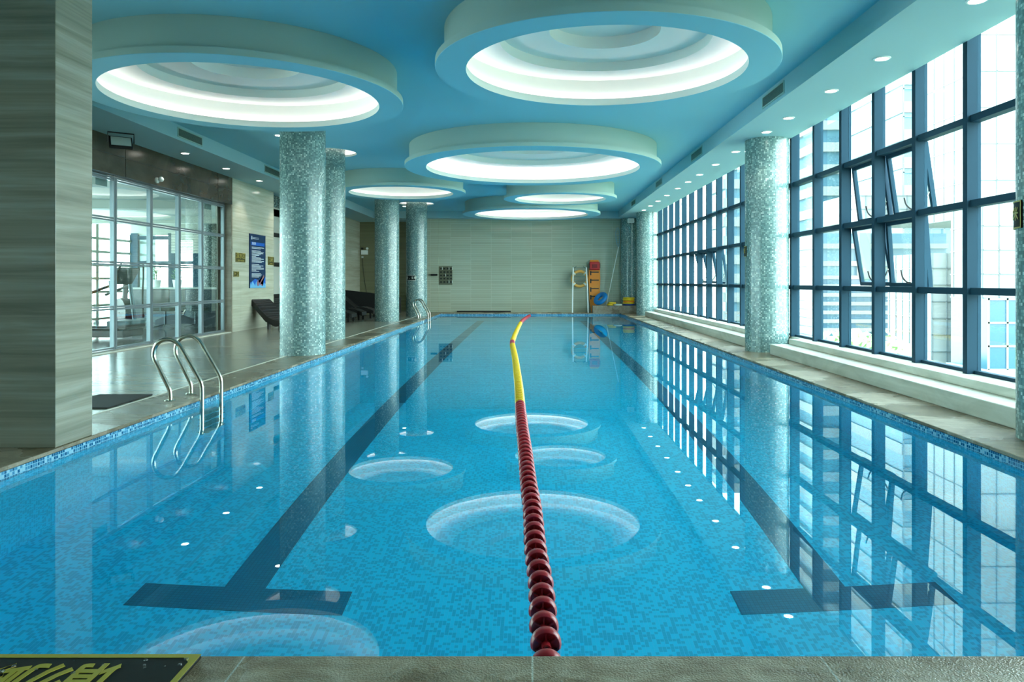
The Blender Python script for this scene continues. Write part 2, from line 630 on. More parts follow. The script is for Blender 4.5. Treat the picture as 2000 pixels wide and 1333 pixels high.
# ------------------------------------------------------------------ pool shell, floor, coping
MB().box(PXL - 0.2, PXR + 0.2, PY0 - 0.2, PY1 + 0.2, PB - 0.15, PB).build('floor_pool', 'pool_tile', kind='structure', label='blue mosaic pool bottom under the water')
for nm, a in (('wall_pool_left', (PXL - 0.2, PXL, PY0 - 0.2, PY1 + 0.2)), ('wall_pool_right', (PXR, PXR + 0.2, PY0 - 0.2, PY1 + 0.2)),
              ('wall_pool_front', (PXL, PXR, PY0 - 0.2, PY0)), ('wall_pool_back', (PXL, PXR, PY1, PY1 + 0.2))):
    b = MB().box(*a, PB, -0.125)
    b.box(*a, -0.125, -0.03, mi=1)
    b.build(nm, ['pool_tile', 'rim_tile'], kind='structure', label='mosaic side wall of the pool')


def lane_T(cx, x0, x1):
    b = MB()
    z = PB
    b.box(x0, x1, 4.31, 4.56, z, z + 0.004)
    b.box(cx - 0.125, cx + 0.125, 4.56, 25.75, z, z + 0.004)
    b.box(cx - 0.55, cx + 0.55, 25.75, 26.0, z, z + 0.004)
    return b


lane_T(-1.76, -2.37, -1.10).build('lane_marking', 'lane_tile', label='dark blue T-ended lane line on the pool bottom, nearer the mosaic column row', cat='lane line', group='lane lines on the pool bottom')
lane_T(1.80, 1.22, 2.48).build('lane_marking', 'lane_tile', label='dark blue T-ended lane line on the pool bottom, nearer the outer windows', cat='lane line', group='lane lines on the pool bottom')

# water surface
b = MB()
nx, ny = 2, 6
b.v = [(PXL, PY0, WL), (PXR, PY0, WL), (PXR, PY1, WL), (PXL, PY1, WL)]
b.face([0, 1, 2, 3])
b.build('pool_water', 'water', kind='stuff', label='calm clear pool water reflecting windows and ceiling rings', cat='water', recalc=False)

# decks and copings (tops at z=0)
MB().box(-13.0, -3.96, YF - 0.2, 30.8, -0.25, -0.002).build('floor_left', 'deck', kind='structure', label='grey stone deck between the pool and glazed partition')
MB().box(-3.96, -3.935, YF, PY1 + 0.9, -0.2, 0.004).build('trim_1', 'sill', kind='structure', label='pale stone strip along the deck')
MB().box(-3.935, PXL + 0.0, PY0 - 0.0, PY1 + 0.95, -0.03, 0.0).build('trim_2', 'coping', kind='structure', label='brown stone coping along the column side', bevel=0.008)
MB().box(PXR, 4.45, PY0, PY1 + 0.95, -0.03, 0.0).build('trim_3', 'coping', kind='structure', label='stone coping along the window side', bevel=0.008)
MB().box(PXL, PXR, PY1, PY1 + 0.95, -0.03, 0.0).build('trim_4', 'coping_end', kind='structure', label='stone coping at the far end of the pool', bevel=0.008)
MB().box(-3.935, 4.45, YF, PY0, -0.03, 0.0).build('trim_5', 'coping_end', kind='structure', label='rough wet stone coping at the near end of the pool', bevel=0.006)
b = MB()
b.box(-3.935, PXL - 0.2, YF - 0.2, 30.8, -0.25, -0.03)
b.box(PXR + 0.2, 4.9, YF - 0.2, 29.2, -0.25, -0.03)
b.box(PXL - 0.2, PXR + 0.2, YF - 0.2, PY0 - 0.2, -0.25, -0.03)
b.box(PXL - 0.2, PXR + 0.2, PY1 + 0.2, 30.8, -0.25, -0.03)
b.build('floor_slab', 'deck', kind='structure', label='concrete deck slab')

# window-side steps, broken at the columns
COLS_R = [5.575, 12.84, 26.3]
segs = [(YF, 5.15), (6.0, 12.2), (13.5, 25.6)]
for i, (a, c) in enumerate(segs):
    MB().box(3.92, XW + 0.02, a, c, 0.0, 0.17).build('trim_%d' % (6 + 2 * i), 'sill', kind='structure', label='low beige stone step under the windows', bevel=0.01)
    MB().box(4.22, XW + 0.02, a + 0.02, c - 0.02, 0.17, 0.26).build('trim_%d' % (7 + 2 * i), 'sill', kind='structure', label='upper beige stone step under the windows', bevel=0.01)

# walls
MB().box(XW, 4.62, YF, 29.2, -0.25, 0.26).build('wall_right', 'sill', kind='structure', label='low stone wall carrying the tall windows')
MB().box(XW, 4.9, 27.05, 29.2, 0.26, ZC).build('wall_right_end', 'relief', kind='structure', label='end pier beyond the last window')
MB().box(XW, 4.9, YF, 2.6, 0.26, ZC).build('wall_right_blocker', 'wall_dark', kind='structure', label='unseen solid wall added beside the camera to cut window light')  # added out of view to keep window light off camera-facing surfaces
MB().box(XW, 4.6, YF, 27.05, 3.80, ZC + 0.3).build('wall_right_top', 'beam', kind='structure', label='plaster head above the tall windows')
MB().box(-3.62, 4.9, YB, YB + 0.3, -0.1, ZC).build('wall_back', 'relief', kind='structure', label='olive ribbed tile wall at the far end')
MB().box(-4.15, -3.62, YB - 0.05, YB + 0.3, -0.1, ZC).build('wall_back_pier', 'relief', kind='structure', label='narrow projecting pier of the far tile wall')
MB().box(-7.4, -3.95, 30.5, 30.8, -0.1, ZC).build('wall_back_alcove', 'relief_shaded', kind='structure', label='ribbed tile wall behind the loungers, recess shade in its brown colour')
MB().box(-4.0, -3.95, YB + 0.3, 30.5, -0.1, ZC).build('wall_back_side', 'relief', kind='structure', label='side of the recess')
MB().box(-13.0, 4.9, YF - 0.25, YF, -0.1, 4.3).build('wall_front', 'wall_dark', kind='structure', label='stone wall behind the camera')
MB().box(-7.4, -7.05, 17.5, 20.3, -0.1, ZC).build('wall_left', 'marble', kind='structure', label='pale veined marble wall beside the glazed partition')
b = MB().box(-7.6, -7.3, 20.3, 27.4, -0.1, ZC)
b.build('wall_left_mosaic', 'dark_tile', kind='structure', label='dark mosaic wall in the recess')
b = MB()
for z in (0.72, 1.62, 2.46):
    b.box(-7.3, -7.27, 20.3, 27.4, z, z + 0.12)
b.build('trim_20', 'black', kind='structure', label='dark bands across the mosaic wall')
MB().box(-7.6, -7.05, 27.4, 30.5, -0.1, ZC).build('wall_left_end', 'marble', kind='structure', label='pale wall end by the recess')
b = MB().box(XG - 0.2, -7.05, YF, 17.5, 3.01, ZC)
b.build('wall_left_top', 'brown', kind='structure', label='dark brown cladding above the glazed partition')
b = MB().box(-7.055, -7.046, YF, 17.5, 3.335, 3.341)
for y in (5.3, 9.1, 12.9, 16.7):
    b.box(-7.055, -7.046, y, y + 0.006, 3.01, ZS)
b.build('trim_21', 'black', kind='structure', label='thin joints in the brown cladding')
MB().box(XG - 0.06, -7.05, 17.44, 17.5, -0.0, 3.01).build('trim_22', 'jamb', kind='structure', label='brown stone jamb at the partition end')
MB().box(-7.3, -7.05, YF, 17.45, -0.0, 0.02).build('trim_23', 'sill', kind='structure', label='pale threshold under the glazed partition')

# ------------------------------------------------------------------ ceiling with round openings
import bmesh
RINGS = [  # X, Y, hole R, plate R, drum R, label
    (-3.59, 9.35, 1.64, 1.946, 1.868, 'large white lit ceiling ring beside the stone-clad pillar'),
    (0.80, 8.10, 1.51, 1.837, 1.74, 'large white lit ceiling ring nearest the camera over mid pool'),
    (0.03, 15.07, 2.15, 2.57, 2.48, 'widest lit ceiling ring, over the middle of the pool'),
    (-3.36, 19.2, 1.33, 1.65, 1.59, 'lit ceiling ring behind the two nearest mosaic columns'),
    (0.80, 20.65, 1.26, 1.566, 1.495, 'smallest lit ceiling ring, between the widest and farthest rings'),
    (0.0, 25.4, 1.93, 2.35, 2.26, 'farthest lit ceiling ring in front of the olive tile wall'),
]
RECS = [(-3.785, 12.29, 'nearest mosaic column'), (-4.28, 15.57, 'second mosaic column'), (-4.38, 22.5, 'third mosaic column'), (-3.99, 25.8, 'farthest mosaic column')]
bm = bmesh.new()
x0, x1, y0, y1 = -7.35, 4.6, YF - 0.2, 30.8


def loop(pts):
    vs = [bm.verts.new((p[0], p[1], ZC)) for p in pts]
    return [bm.edges.new((vs[i], vs[(i + 1) % len(vs)])) for i in range(len(vs))]


es = []
n_ = 16
rect = [(x0 + (x1 - x0) * i / n_, y0) for i in range(n_)] + [(x1, y0 + (y1 - y0) * i / n_) for i in range(n_)] + \
       [(x1 - (x1 - x0) * i / n_, y1) for i in range(n_)] + [(x0, y1 - (y1 - y0) * i / n_) for i in range(n_)]
es += loop(rect)
for (x, y, rh, rp, rd, l) in RINGS:
    es += loop([(x + (rd - 0.05) * math.cos(a * PI / 36), y + (rd - 0.05) * math.sin(a * PI / 36)) for a in range(72)])
for (x, y, l) in RECS:
    es += loop([(x + 0.60 * math.cos(a * PI / 24), y + 0.60 * math.sin(a * PI / 24)) for a in range(48)])
bmesh.ops.triangle_fill(bm, use_beauty=True, use_dissolve=False, edges=es)
me = bpy.data.meshes.new('ceiling')
bm.to_mesh(me)
bm.free()
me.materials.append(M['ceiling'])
co = bpy.data.objects.new('ceiling', me)
COL.objects.link(co)
tag(co, 'flat ceiling over the pool, tinted pale blue for bounced pool light', kind='structure')
MB().box(-13.2, 4.62, YF - 0.3, 30.8, 4.3, 4.5).build('ceiling_slab', 'white_plaster', kind='structure', label='roof slab over the pool hall')
b = MB()
b.box(-7.4, -7.3, YF - 0.2, 30.8, ZC, 4.3)
b.box(4.55, 4.6, YF - 0.2, 30.8, ZC, 4.3)
b.box(-7.4, 4.6, 30.75, 30.8, ZC, 4.3)
b.build('ceiling_edge', 'white_plaster', kind='structure', label='edge closing the ceiling void')

# lowered borders
MB().box(3.34, 4.42, YF, YB, ZS, ZC).build('ceiling_border_right', 'beam', kind='structure', label='lowered plaster border along the windows')
MB().box(-7.3, -6.08, YF, 30.6, ZS, ZC).build('ceiling_border_left', 'beam', kind='structure', label='lowered plaster border along the partition')
MB().box(-6.08, 3.34, 28.5, 30.6, ZS, ZC).build('ceiling_border_back', 'beam', kind='structure', label='lowered plaster border at the far wall')


def lt(prof, name, mat, parent, n=96):
    return MB().lathe(prof, n).build(name, mat, parent)


for (x, y, rh, rp, rd, lab) in RINGS:
    t = thing('ceiling_ring', lab, 'ceiling ring', (x, y, ZC), 0, 'round lit ceiling rings')
    z = lambda q: q - ZC
    ra, rb, rw = rh * 0.76, rh * 0.40, rh * 1.05
    MB().lathe([(rd, z(3.899)), (rd, z(3.56)), (rp, z(3.555)), (rp, z(3.485))], 96).build('drum', 'ring_side', t)
    MB().lathe([(rp, z(3.485)), (rp - 0.004, z(3.48)), (rh, z(3.48))], 96).build('plate', 'ceiling', t)  # underside takes the ceiling's bounced-light blue
    MB().lathe([(rh, z(3.48)), (rh, z(3.565)), (rh + 0.012, z(3.565)), (rh + 0.012, z(3.555)), (rw, z(3.555))], 96).build('lip', 'white_plaster', t)
    MB().lathe([(rw, z(3.555)), (rw, z(3.82)), (ra, z(3.82)), (ra, z(3.93)), (rb, z(3.93)), (rb, z(4.07)), (0.0, z(4.07))], 96).build('dome', 'white_plaster', t)
    lo = MB().lathe([(rh + 0.018, z(3.5605)), (rw - 0.01, z(3.5605))], 96).build('light_strip', 'led', t)

for (x, y, lab) in RECS:
    t = thing('ceiling_recess', 'round lit ceiling recess around the top of the ' + lab, 'ceiling recess', (x, y, ZC), 0, 'lit recesses around column tops')
    MB().lathe([(0.60, 0.0), (0.60, 0.05), (0.66, 0.05), (0.66, 0.22), (0.34, 0.22)], 64).build('recess_wall', 'white_plaster', t)
    MB().lathe([(0.61, 0.056), (0.65, 0.056)], 64).build('light_strip', 'led', t)

# ------------------------------------------------------------------ columns and pillar
colp = [(-3.785, 12.29, 4.1, 'light mosaic round column nearest the chrome ladder'), (-4.28, 15.57, 4.1, 'light mosaic round column just behind the nearest one of its row'),
        (-4.38, 22.5, 4.1, 'light mosaic round column third in the row by the loungers'), (-3.99, 25.8, 4.1, 'light mosaic round column beside the farther ladder'),
        (4.07, 5.575, ZS, 'mosaic round column nearest the camera on the window side'), (4.07, 12.84, ZS, 'light mosaic round column splitting the window rows'),
        (4.09, 26.35, ZS, 'light mosaic round column at the end of the windows'), (3.84, 28.92, ZS, 'light mosaic round column against the far wall behind the floats')]
for (x, y, h, l) in colp:
    MB().lathe([(0.365, 0.0), (0.365, h)], 72, ur=0.365).build('mosaic_column', 'col_tile', label=l, cat='column', group='round mosaic columns').location = (x, y, 0)
MB().box(-4.45, -3.43, 5.35, 5.80, 0, ZC).build('marble_pillar', 'pillar_marble', label='big square pillar clad in beige veined stone at the pool edge', cat='pillar', bevel=0.004)


# ------------------------------------------------------------------ outer windows
def mull_y(k):
    return 7.61 + 1.0185 * k


TR = (1.10, 1.99, 2.85)
ZB, ZT = 0.26, 3.82
D = 0.14


def window_run(name, ks, ya, yb, openings, lab):
    w = thing(name, lab, None, (0, 0, 0), 0, None, 'structure')
    ys = [mull_y(k) for k in ks]
    for y in ys:
        MB().box(XW, XW + D, y - 0.08, y, ZB, ZT).build('mullion', 'window_metal', w)
    cuts = sorted([ya] + [yb] + ys)
    for z in TR:
        MB().box(XW + 0.03, XW + D, ya, yb, z - 0.035, z + 0.035).build('transom', 'window_metal', w)
    MB().box(XW + 0.07, XW + D, ya, yb, ZB, ZB + 0.035).build('bottom_rail', 'window_metal', w)
    zs = [ZB + 0.03] + [v for z in TR for v in (z - 0.03, z + 0.03)] + [ZT]
    for i in range(len(cuts) - 1):
        c0, c1 = cuts[i], cuts[i + 1] - 0.08
        if c1 - c0 < 0.1:
            continue
        for r in range(4):
            za, zb_ = zs[2 * r], zs[2 * r + 1]
            ymid = (c0 + c1) / 2
            op = [o for o in openings if abs(o[0] - ymid) < 0.5 and o[1] == r]
            if not op:
                MB().box(XW + 0.10, XW + 0.106, c0, c1, za, zb_).build('pane', 'glass', w)
            else:
                ang = math.radians(op[0][2])
                s = bpy.data.objects.new('sash', None)
                b_ = MB()
                H = zb_ - za
                wd = c1 - c0
                f = 0.05
                b_.box(0, 0.05, 0, f, -H, 0)
                b_.box(0, 0.05, wd - f, wd, -H, 0)
                b_.box(0, 0.05, f, wd - f, -f, 0)
                b_.box(0, 0.05, f, wd - f, -H, -H + f)
                s = b_.build('sash', 'window_metal', w)
                s.location = (XW + D, c0, zb_)
                s.rotation_euler = (0, -ang, 0)
                MB().box(0.02, 0.026, f, wd - f, -H + f, -f).build('sash_pane', 'glass', s)
                hp = sweep([(0.0, wd * 0.42, -H + 0.05), (-0.03, wd * 0.46, -H + 0.06), (-0.05, wd * 0.52, -H + 0.12), (-0.05, wd * 0.55, -H + 0.21)], 4)
                MB().tube(hp, 0.011, 6).build('window_handle', 'black', s)
                ar = MB().tube([(XW + D - 0.02, c0 + 0.02, za + 0.02), (XW + D + math.sin(ang) * H * 0.72, c0 + 0.03, zb_ - H * 0.72)], 0.009, 6)
                ar.build('stay_arm', 'steel', w)
    return w


window_run('window_1', [-4, -3], 2.6, 5.2, [], 'tall dark framed glazing beside the camera')
window_run('window_2', [-2, -1, 0, 1, 2, 3, 4], 5.2, 12.84, [((mull_y(2) + mull_y(3)) / 2, 1, 9), ((mull_y(2) + mull_y(3)) / 2, 2, 7), ((mull_y(1) + mull_y(2)) / 2, 2, 8), ((mull_y(1) + mull_y(2)) / 2, 1, 4)],
           'tall dark framed glazing with two open bays nearest the camera')
window_run('window_3', list(range(5, 20)), 12.84, 27.05, [((mull_y(7) + mull_y(8)) / 2, 1, 14), ((mull_y(11) + mull_y(12)) / 2, 1, 12), ((mull_y(12) + mull_y(13)) / 2, 1, 14), ((mull_y(10) + mull_y(11)) / 2, 1, 8)],
           'long run of dark framed glazing beyond the middle column')

# ------------------------------------------------------------------ glazed partition to the gym
w = thing('window_4', 'grey aluminium framed glass partition to the gym', None, (0, 0, 0), 0, None, 'structure')
ys = [17.42, 16.25, 15.2, 14.07, 12.85, 11.68, 10.5, 9.35, 8.2, 7.05, 5.9, 4.75, 3.6, 2.45, 1.3, 0.15, -1.0, -2.15]
for y in ys:
    b = MB().box(XG - 0.05, XG + 0.02, y - 0.05, y - 0.005, 0, 3.0)
    b.box(XG - 0.05, XG + 0.02, y + 0.005, y + 0.05, 0, 3.0)
    b.box(XG - 0.04, XG + 0.0, y - 0.02, y + 0.02, 0, 3.0)
    b.build('mullion', 'alu', w)
for z in (0.03, 0.74, 1.51, 2.27, 2.97):
    b = MB().box(XG - 0.04, XG + 0.012, YF, 17.42, z - 0.035, z - 0.005)
    b.box(XG - 0.04, XG + 0.012, YF, 17.42, z + 0.005, z + 0.035)
    b.build('transom', 'alu', w)
allz = [(0.06, 0.71), (0.77, 1.48), (1.54, 2.24), (2.30, 2.94)]
yy = ys + [YF]
for i in range(len(yy) - 1):
    for (za, zb_) in allz:
        MB().box(XG - 0.02, XG - 0.014, yy[i + 1] + 0.04, yy[i] - 0.04, za, zb_).build('pane', 'glass_in', w)

# ------------------------------------------------------------------ gym behind the partition
MB().box(-13.0, XG - 0.06, YF, 24.2, -0.0, 0.012).build('floor_gym', 'gym_floor', kind='structure', label='dark glossy gym floor')
MB().box(-13.2, XG - 0.06, YF, 24.2, 3.05, 3.25).build('ceiling_gym', 'gym_wall', kind='structure', label='gym ceiling')
b = MB()
for y in (0, 4.2, 8.4, 12.6, 16.8, 21.0):
    b.box(-13.0, -7.4, y, y + 0.35, 2.85, 3.05)
b.build('ceiling_gym_beams', 'gym_wall', kind='structure', label='ceiling beams of the gym')
w = thing('window_5', 'bright gym window with pale horizontal bars', None, (0, 0, 0), 0, None, 'structure')
for z in (0.05, 0.45, 0.85, 1.25, 1.65, 2.05, 2.45):
    MB().box(-12.95, -12.88, YF, 24.2, z, z + 0.07).build('transom', 'blind', w)
for y in range(-2, 25, 2):
    MB().box(-12.98, -12.9, y, y + 0.14, 0, 3.05).build('mullion', 'blind', w)
MB().box(-12.93, -12.925, YF, 24.2, 0, 3.05).build('pane', 'glass', w)
w = thing('window_6', 'dark framed gym end window', None, (0, 0, 0), 0, None, 'structure')
MB().box(-13.0, -12.2, 24.0, 24.1, 0, 3.05).build('wall_panel', 'gym_wall', w)
for x in (-12.9, -11.7, -10.9, -10.1, -9.1):
    MB().box(x, x + 0.22, 23.9, 24.05, 0, 2.75).build('mullion', 'window_metal', w)
for z in (0.9, 1.75, 2.55):
    MB().box(-12.9, -8.9, 23.92, 24.02, z, z + 0.11).build('transom', 'window_metal', w)
MB().box(-12.9, -8.9, 23.97, 23.976, 0.0, 2.75).build('pane', 'glass', w)
MB().box(-13.0, -7.4, 23.95, 24.15, 2.7, 3.05).build('wall_gym_head', 'gym_wall', kind='structure', label='wall head in the gym')
MB().box(-8.9, -7.4, 23.9, 24.2, 0, 3.05).build('wall_gym_back', 'dark_tile', kind='structure', label='mosaic end wall in the gym')
MB().box(-7.42, -7.28, 17.5, 24.2, -0.1, 3.3).build('wall_gym_side', 'gym_wall', kind='structure', label='gym side of the marble wall')
b = MB()
for k in range(14):
    b.box(-11.5, -10.3, 23.7, 23.74, 2.1 + k * 0.05, 2.135 + k * 0.05)
b.build('window_blind', 'blind', label='half-raised pale slatted blind in the gym end window', cat='blind')
MB().lathe([(0.3, 0), (0.3, 3.05)], 40, ur=0.3).build('gym_column', 'dark_tile', label='grey mosaic column seen inside the gym', cat='column').location = (-9.3, 21.6, 0)


def treadmill(loc, rz, lab):
    t = thing('treadmill', lab, 'treadmill', loc, rz)
    b = MB().box(-0.4, 0.4, -0.9, 0.9, 0.05, 0.2)
    b.box(-0.4, -0.3, -0.9, 0.8, 0.2, 0.24)
    b.box(0.3, 0.4, -0.9, 0.8, 0.2, 0.24)
    b.box(-0.38, 0.38, 0.55, 0.95, 0.2, 0.38)
    b.build('treadmill_base', 'black', t, bevel=0.02)
    for s in (-1, 1):
        MB().tube([(0.36 * s, 0.75, 0.15), (0.36 * s, 0.62, 1.2)], 0.04, 8).build('upright', 'gym_metal', t)
        MB().tube(sweep([(0.36 * s, 0.62, 1.1), (0.37 * s, 0.4, 1.02), (0.37 * s, 0.1, 0.9)], 4), 0.028, 8).build('handrail', 'black', t)
    MB().box(-0.4, 0.4, 0.0, 0.06, 0.0, 0.38, mat=Matrix.Translation((0, 0.6, 1.15)) @ Matrix.Rotation(-0.5, 4, 'X')).build('console', 'black', t, bevel=0.02)
    return t


treadmill((-9.15, 15.4, 0.012), -PI / 2, 'dark treadmill behind the partition beside the bright gym window')


def elliptical(loc, rz):
    t = thing('elliptical_trainer', 'black elliptical trainer behind the second glass bay of the gym', 'exercise machine', loc, rz)
    b = MB().box(-0.08, 0.08, -0.8, 0.8, 0.02, 0.12)
    b.box(-0.3, 0.3, 0.7, 0.8, 0.0, 0.08)
    b.box(-0.3, 0.3, -0.8, -0.7, 0.0, 0.08)
    b.build('machine_frame', 'black', t)
    MB().lathe([(0.02, -0.1), (0.34, -0.1), (0.36, 0), (0.34, 0.1), (0.02, 0.1)], 28, mat=Matrix.Translation((0, 0.35, 0.45)) @ Matrix.Rotation(PI / 2, 4, 'Y')).build('flywheel_cover', 'black', t)
    MB().tube([(0, 0.35, 0.3), (0, 0.2, 1.35)], 0.06, 10).build('mast', 'black', t)
    MB().box(-0.14, 0.14, -0.03, 0.03, 0, 0.2, mat=Matrix.Translation((0, 0.12, 1.3)) @ Matrix.Rotation(-0.3, 4, 'X')).build('console', 'black', t, bevel=0.02)
    for s in (-1, 1):
        MB().tube(sweep([(0.3 * s, 0.0, 0.3), (0.32 * s, 0.1, 0.8), (0.3 * s, 0.0, 1.3), (0.24 * s, -0.12, 1.62)], 5), 0.022, 8).build('swing_arm', 'black', t)
        MB().box(0.18 * s - 0.08, 0.18 * s + 0.08, -0.5, 0.05, 0.28, 0.33).build('pedal', 'black', t, bevel=0.01)
    return t


elliptical((-9.35, 17.3, 0.012), 0.9)
t = thing('reception_desk', 'pale grey-blue counter desk inside the gym', 'desk', (-9.3, 19.6, 0.012))
MB().box(-1.1, 1.1, -0.3, 0.3, 0, 0.98).build('desk_body', 'counter', t, bevel=0.01)
MB().box(-1.15, 1.15, -0.36, 0.36, 0.98, 1.03).build('desk_top', 'grey_plastic', t, bevel=0.01)


def office_chair(loc, rz, lab):
    t = thing('office_chair', lab, 'chair', loc, rz, 'chairs at the gym desk')
    MB().box(-0.24, 0.24, -0.24, 0.24, 0.44, 0.52).build('seat', 'black', t, bevel=0.03)
    MB().box(-0.23, 0.23, -0.27, -0.21, 0.55, 1.0).build('backrest', 'black', t, bevel=0.03)
    MB().tube([(0, 0, 0.08), (0, 0, 0.45)], 0.03, 8).build('stem', 'gym_metal', t)
    b = MB()
    for k in range(5):
        a = k * 2 * PI / 5
        b.tube([(0, 0, 0.1), (0.28 * math.cos(a), 0.28 * math.sin(a), 0.03)], 0.018, 6)
    b.build('chair_base', 'gym_metal', t)
    MB().box(-0.02, 0.02, -0.27, -0.23, 0.45, 0.6).build('back_support', 'gym_metal', t)
    return t


office_chair((-9.3, 18.85, 0.012), 0, 'black office chair at the gym desk, nearer the elliptical trainer')
office_chair((-8.55, 18.9, 0.012), 0, 'black office chair at the gym desk, nearer the mosaic gym column')


def pot_plant(loc, h, lab, n=60, mat='leaf'):
    t = thing('potted_plant', lab, 'plant', loc, 0, 'plants in the gym')
    MB().lathe([(0.0, 0), (0.09, 0), (0.12, 0.2), (0.1, 0.2), (0.0, 0.18)], 20).build('pot', 'white', t)
    b = MB()
    rnd = random.Random(int(loc[0] * 100))
    for i in range(n):
        a = rnd.uniform(0, 2 * PI)
        r = rnd.uniform(0.02, 0.2) * h / 0.5
        zz = 0.2 + rnd.uniform(0, h)
        p = Vector((r * math.cos(a), r * math.sin(a), zz))
        d = Vector((math.cos(a), math.sin(a), rnd.uniform(0.0, 0.9))).normalized() * 0.11
        sd = Vector((-math.sin(a), math.cos(a), 0)) * 0.025
        k = len(b.v)
        b.v += [tuple(p), tuple(p + d * 0.5 + sd), tuple(p + d), tuple(p + d * 0.5 - sd)]
        b.face([k, k + 1, k + 2, k + 3])
    b.build('foliage', mat, t, recalc=False)
    MB().tube([(0, 0, 0.15), (0, 0, 0.2 + h * 0.7)], 0.012, 6).build('stem', 'bark', t)
    return t


pot_plant((-9.9, 19.6, 1.042), 0.35, 'bushy green plant on the gym desk beside the black chair')
pot_plant((-9.35, 19.6, 1.042), 0.25, 'low green plant at the middle of the gym desk')
pot_plant((-8.4, 20.4, 0.012), 1.0, 'tall green potted plant standing beside the gym column', 120)

# ------------------------------------------------------------------ downlights
def downlight(x, y, z, lab, grp, power=24.0):
    t = thing('ceiling_downlight', lab, 'downlight', (x, y, z), 0, grp)
    MB().lathe([(0.065, -0.001), (0.07, -0.012), (0.085, -0.010), (0.092, -0.001)], 32).build('trim_ring', 'trim_white', t)
    MB().lathe([(0.0, -0.004), (0.066, -0.004)], 24).build('lamp_lens', 'lamp', t)
    l = bpy.data.lights.new('downlight_beam', 'SPOT')
    l.energy = power
    l.color = (1.0, 0.92, 0.8)
    l.spot_size = math.radians(95)
    l.spot_blend = 0.6
    l.shadow_soft_size = 0.05
    lo = bpy.data.objects.new('downlight_beam', l)
    COL.objects.link(lo)
    lo.parent = t
    lo.location = (0, 0, -0.03)
    return t


YR = [5.0, 6.43, 8.11, 9.49, 11.06, 12.1, 13.93, 15.45, 16.93, 18.15, 19.45, 21.0, 22.5, 23.9, 25.3]
for i, y in enumerate(YR):
    downlight(3.86 if y < 8 else 3.83, y, ZS, 'round downlight in the window-side ceiling border, %s from the camera' % ORD[i], 'downlights along the window border')
for i, y in enumerate([14.1, 16.0, 17.96]):
    downlight(-6.58, y, ZS, 'round downlight in the border above the gym partition, %s from the camera' % ORD[i], 'downlights above the gym partition')
downlight(-6.58, 20.3, ZS, 'round downlight in the border above the sun loungers', 'downlights above the gym partition')
downlight(-4.66, 13.7, ZC, 'round downlight in the main ceiling beside the nearest mosaic column', 'downlights by the mosaic columns')
downlight(-4.55, 26.6, ZC, 'round downlight in the main ceiling beside the farthest mosaic column', 'downlights by the mosaic columns')


# ------------------------------------------------------------------ vents
def vent(x, y0_, y1_, side, lab):
    t = thing('air_vent', lab, 'air vent', (x, (y0_ + y1_) / 2, 3.775), 0, 'air vents in the ceiling borders')
    L = (y1_ - y0_) / 2
    s = side
    b = MB()
    b.box(0, 0.012 * s, -L, L, 0.065, 0.085)
    b.box(0, 0.012 * s, -L, L, -0.085, -0.065)
    b.box(0, 0.012 * s, -L, -L + 0.02, -0.065, 0.065)
    b.box(0, 0.012 * s, L - 0.02, L, -0.065, 0.065)
    b.build('vent_frame', 'ring_side', t)
    MB().box(0, 0.002 * s, -L + 0.02, L - 0.02, -0.065, 0.065).build('vent_backing', 'vent_dark', t)
    b = MB()
    for k in range(9):
        b.box(0.003 * s, 0.010 * s, -L + 0.02, L - 0.02, -0.06 + k * 0.0142, -0.053 + k * 0.0142)
    b.build('vent_slats', 'vent', t)


for a, c, l in ((9.8, 10.72, 'nearest'), (14.5, 15.5, 'second'), (18.95, 19.9, 'third'), (23.8, 24.75, 'farthest')):
    vent(3.34, a, c, -1, 'slatted grey air vent, %s along the window-side border' % l)
vent(-6.08, 12.75, 13.7, 1, 'slatted grey air vent above the gym partition, nearer the camera')
vent(-6.08, 16.9, 17.95, 1, 'slatted grey air vent above the gym partition, farther from the camera')

# floodlight and camera dome
t = thing('floodlight', 'black-framed square floodlight under the border above the gym partition', 'floodlight', (-6.72, 12.15, ZS))
Mx = Matrix.Translation((0, 0, -0.17)) @ Matrix.Rotation(math.radians(35), 4, 'Z') @ Matrix.Rotation(math.radians(-38), 4, 'X')
MB().box(-0.17, 0.17, -0.03, 0.03, -0.12, 0.12, mat=Mx).build('lamp_housing', 'black', t, bevel=0.01)
MB().box(-0.145, 0.145, -0.036, -0.03, -0.095, 0.095, mat=Mx).build('glass_front', 'lens_glass', t)
br = [Mx @ Vector((-0.19, 0, 0)), Mx @ Vector((-0.19, 0.0, 0.0)) + Vector((0, 0, 0.15)), Mx @ Vector((0.19, 0, 0)) + Vector((0, 0, 0.15)), Mx @ Vector((0.19, 0, 0))]
br[1].z = br[2].z = -0.012
MB().tube(br, 0.012, 6).build('mounting_bracket', 'black', t)
t = thing('security_camera', 'small white camera dome on the brown cladding above the partition', 'camera', (-7.05, 13.95, 3.1))
MB().lathe([(0, 0), (0.055, 0), (0.055, 0.03), (0.03, 0.05), (0, 0.05)], 20, mat=Matrix.Rotation(PI / 2, 4, 'Y')).build('camera_base', 'white', t)
MB().lathe([(0.0, -0.05), (0.03, -0.042), (0.05, -0.012), (0.05, 0.012), (0.03, 0.042), (0.0, 0.05)], 20, c=(0.09, 0, 0.02)).build('camera_head', 'white', t)

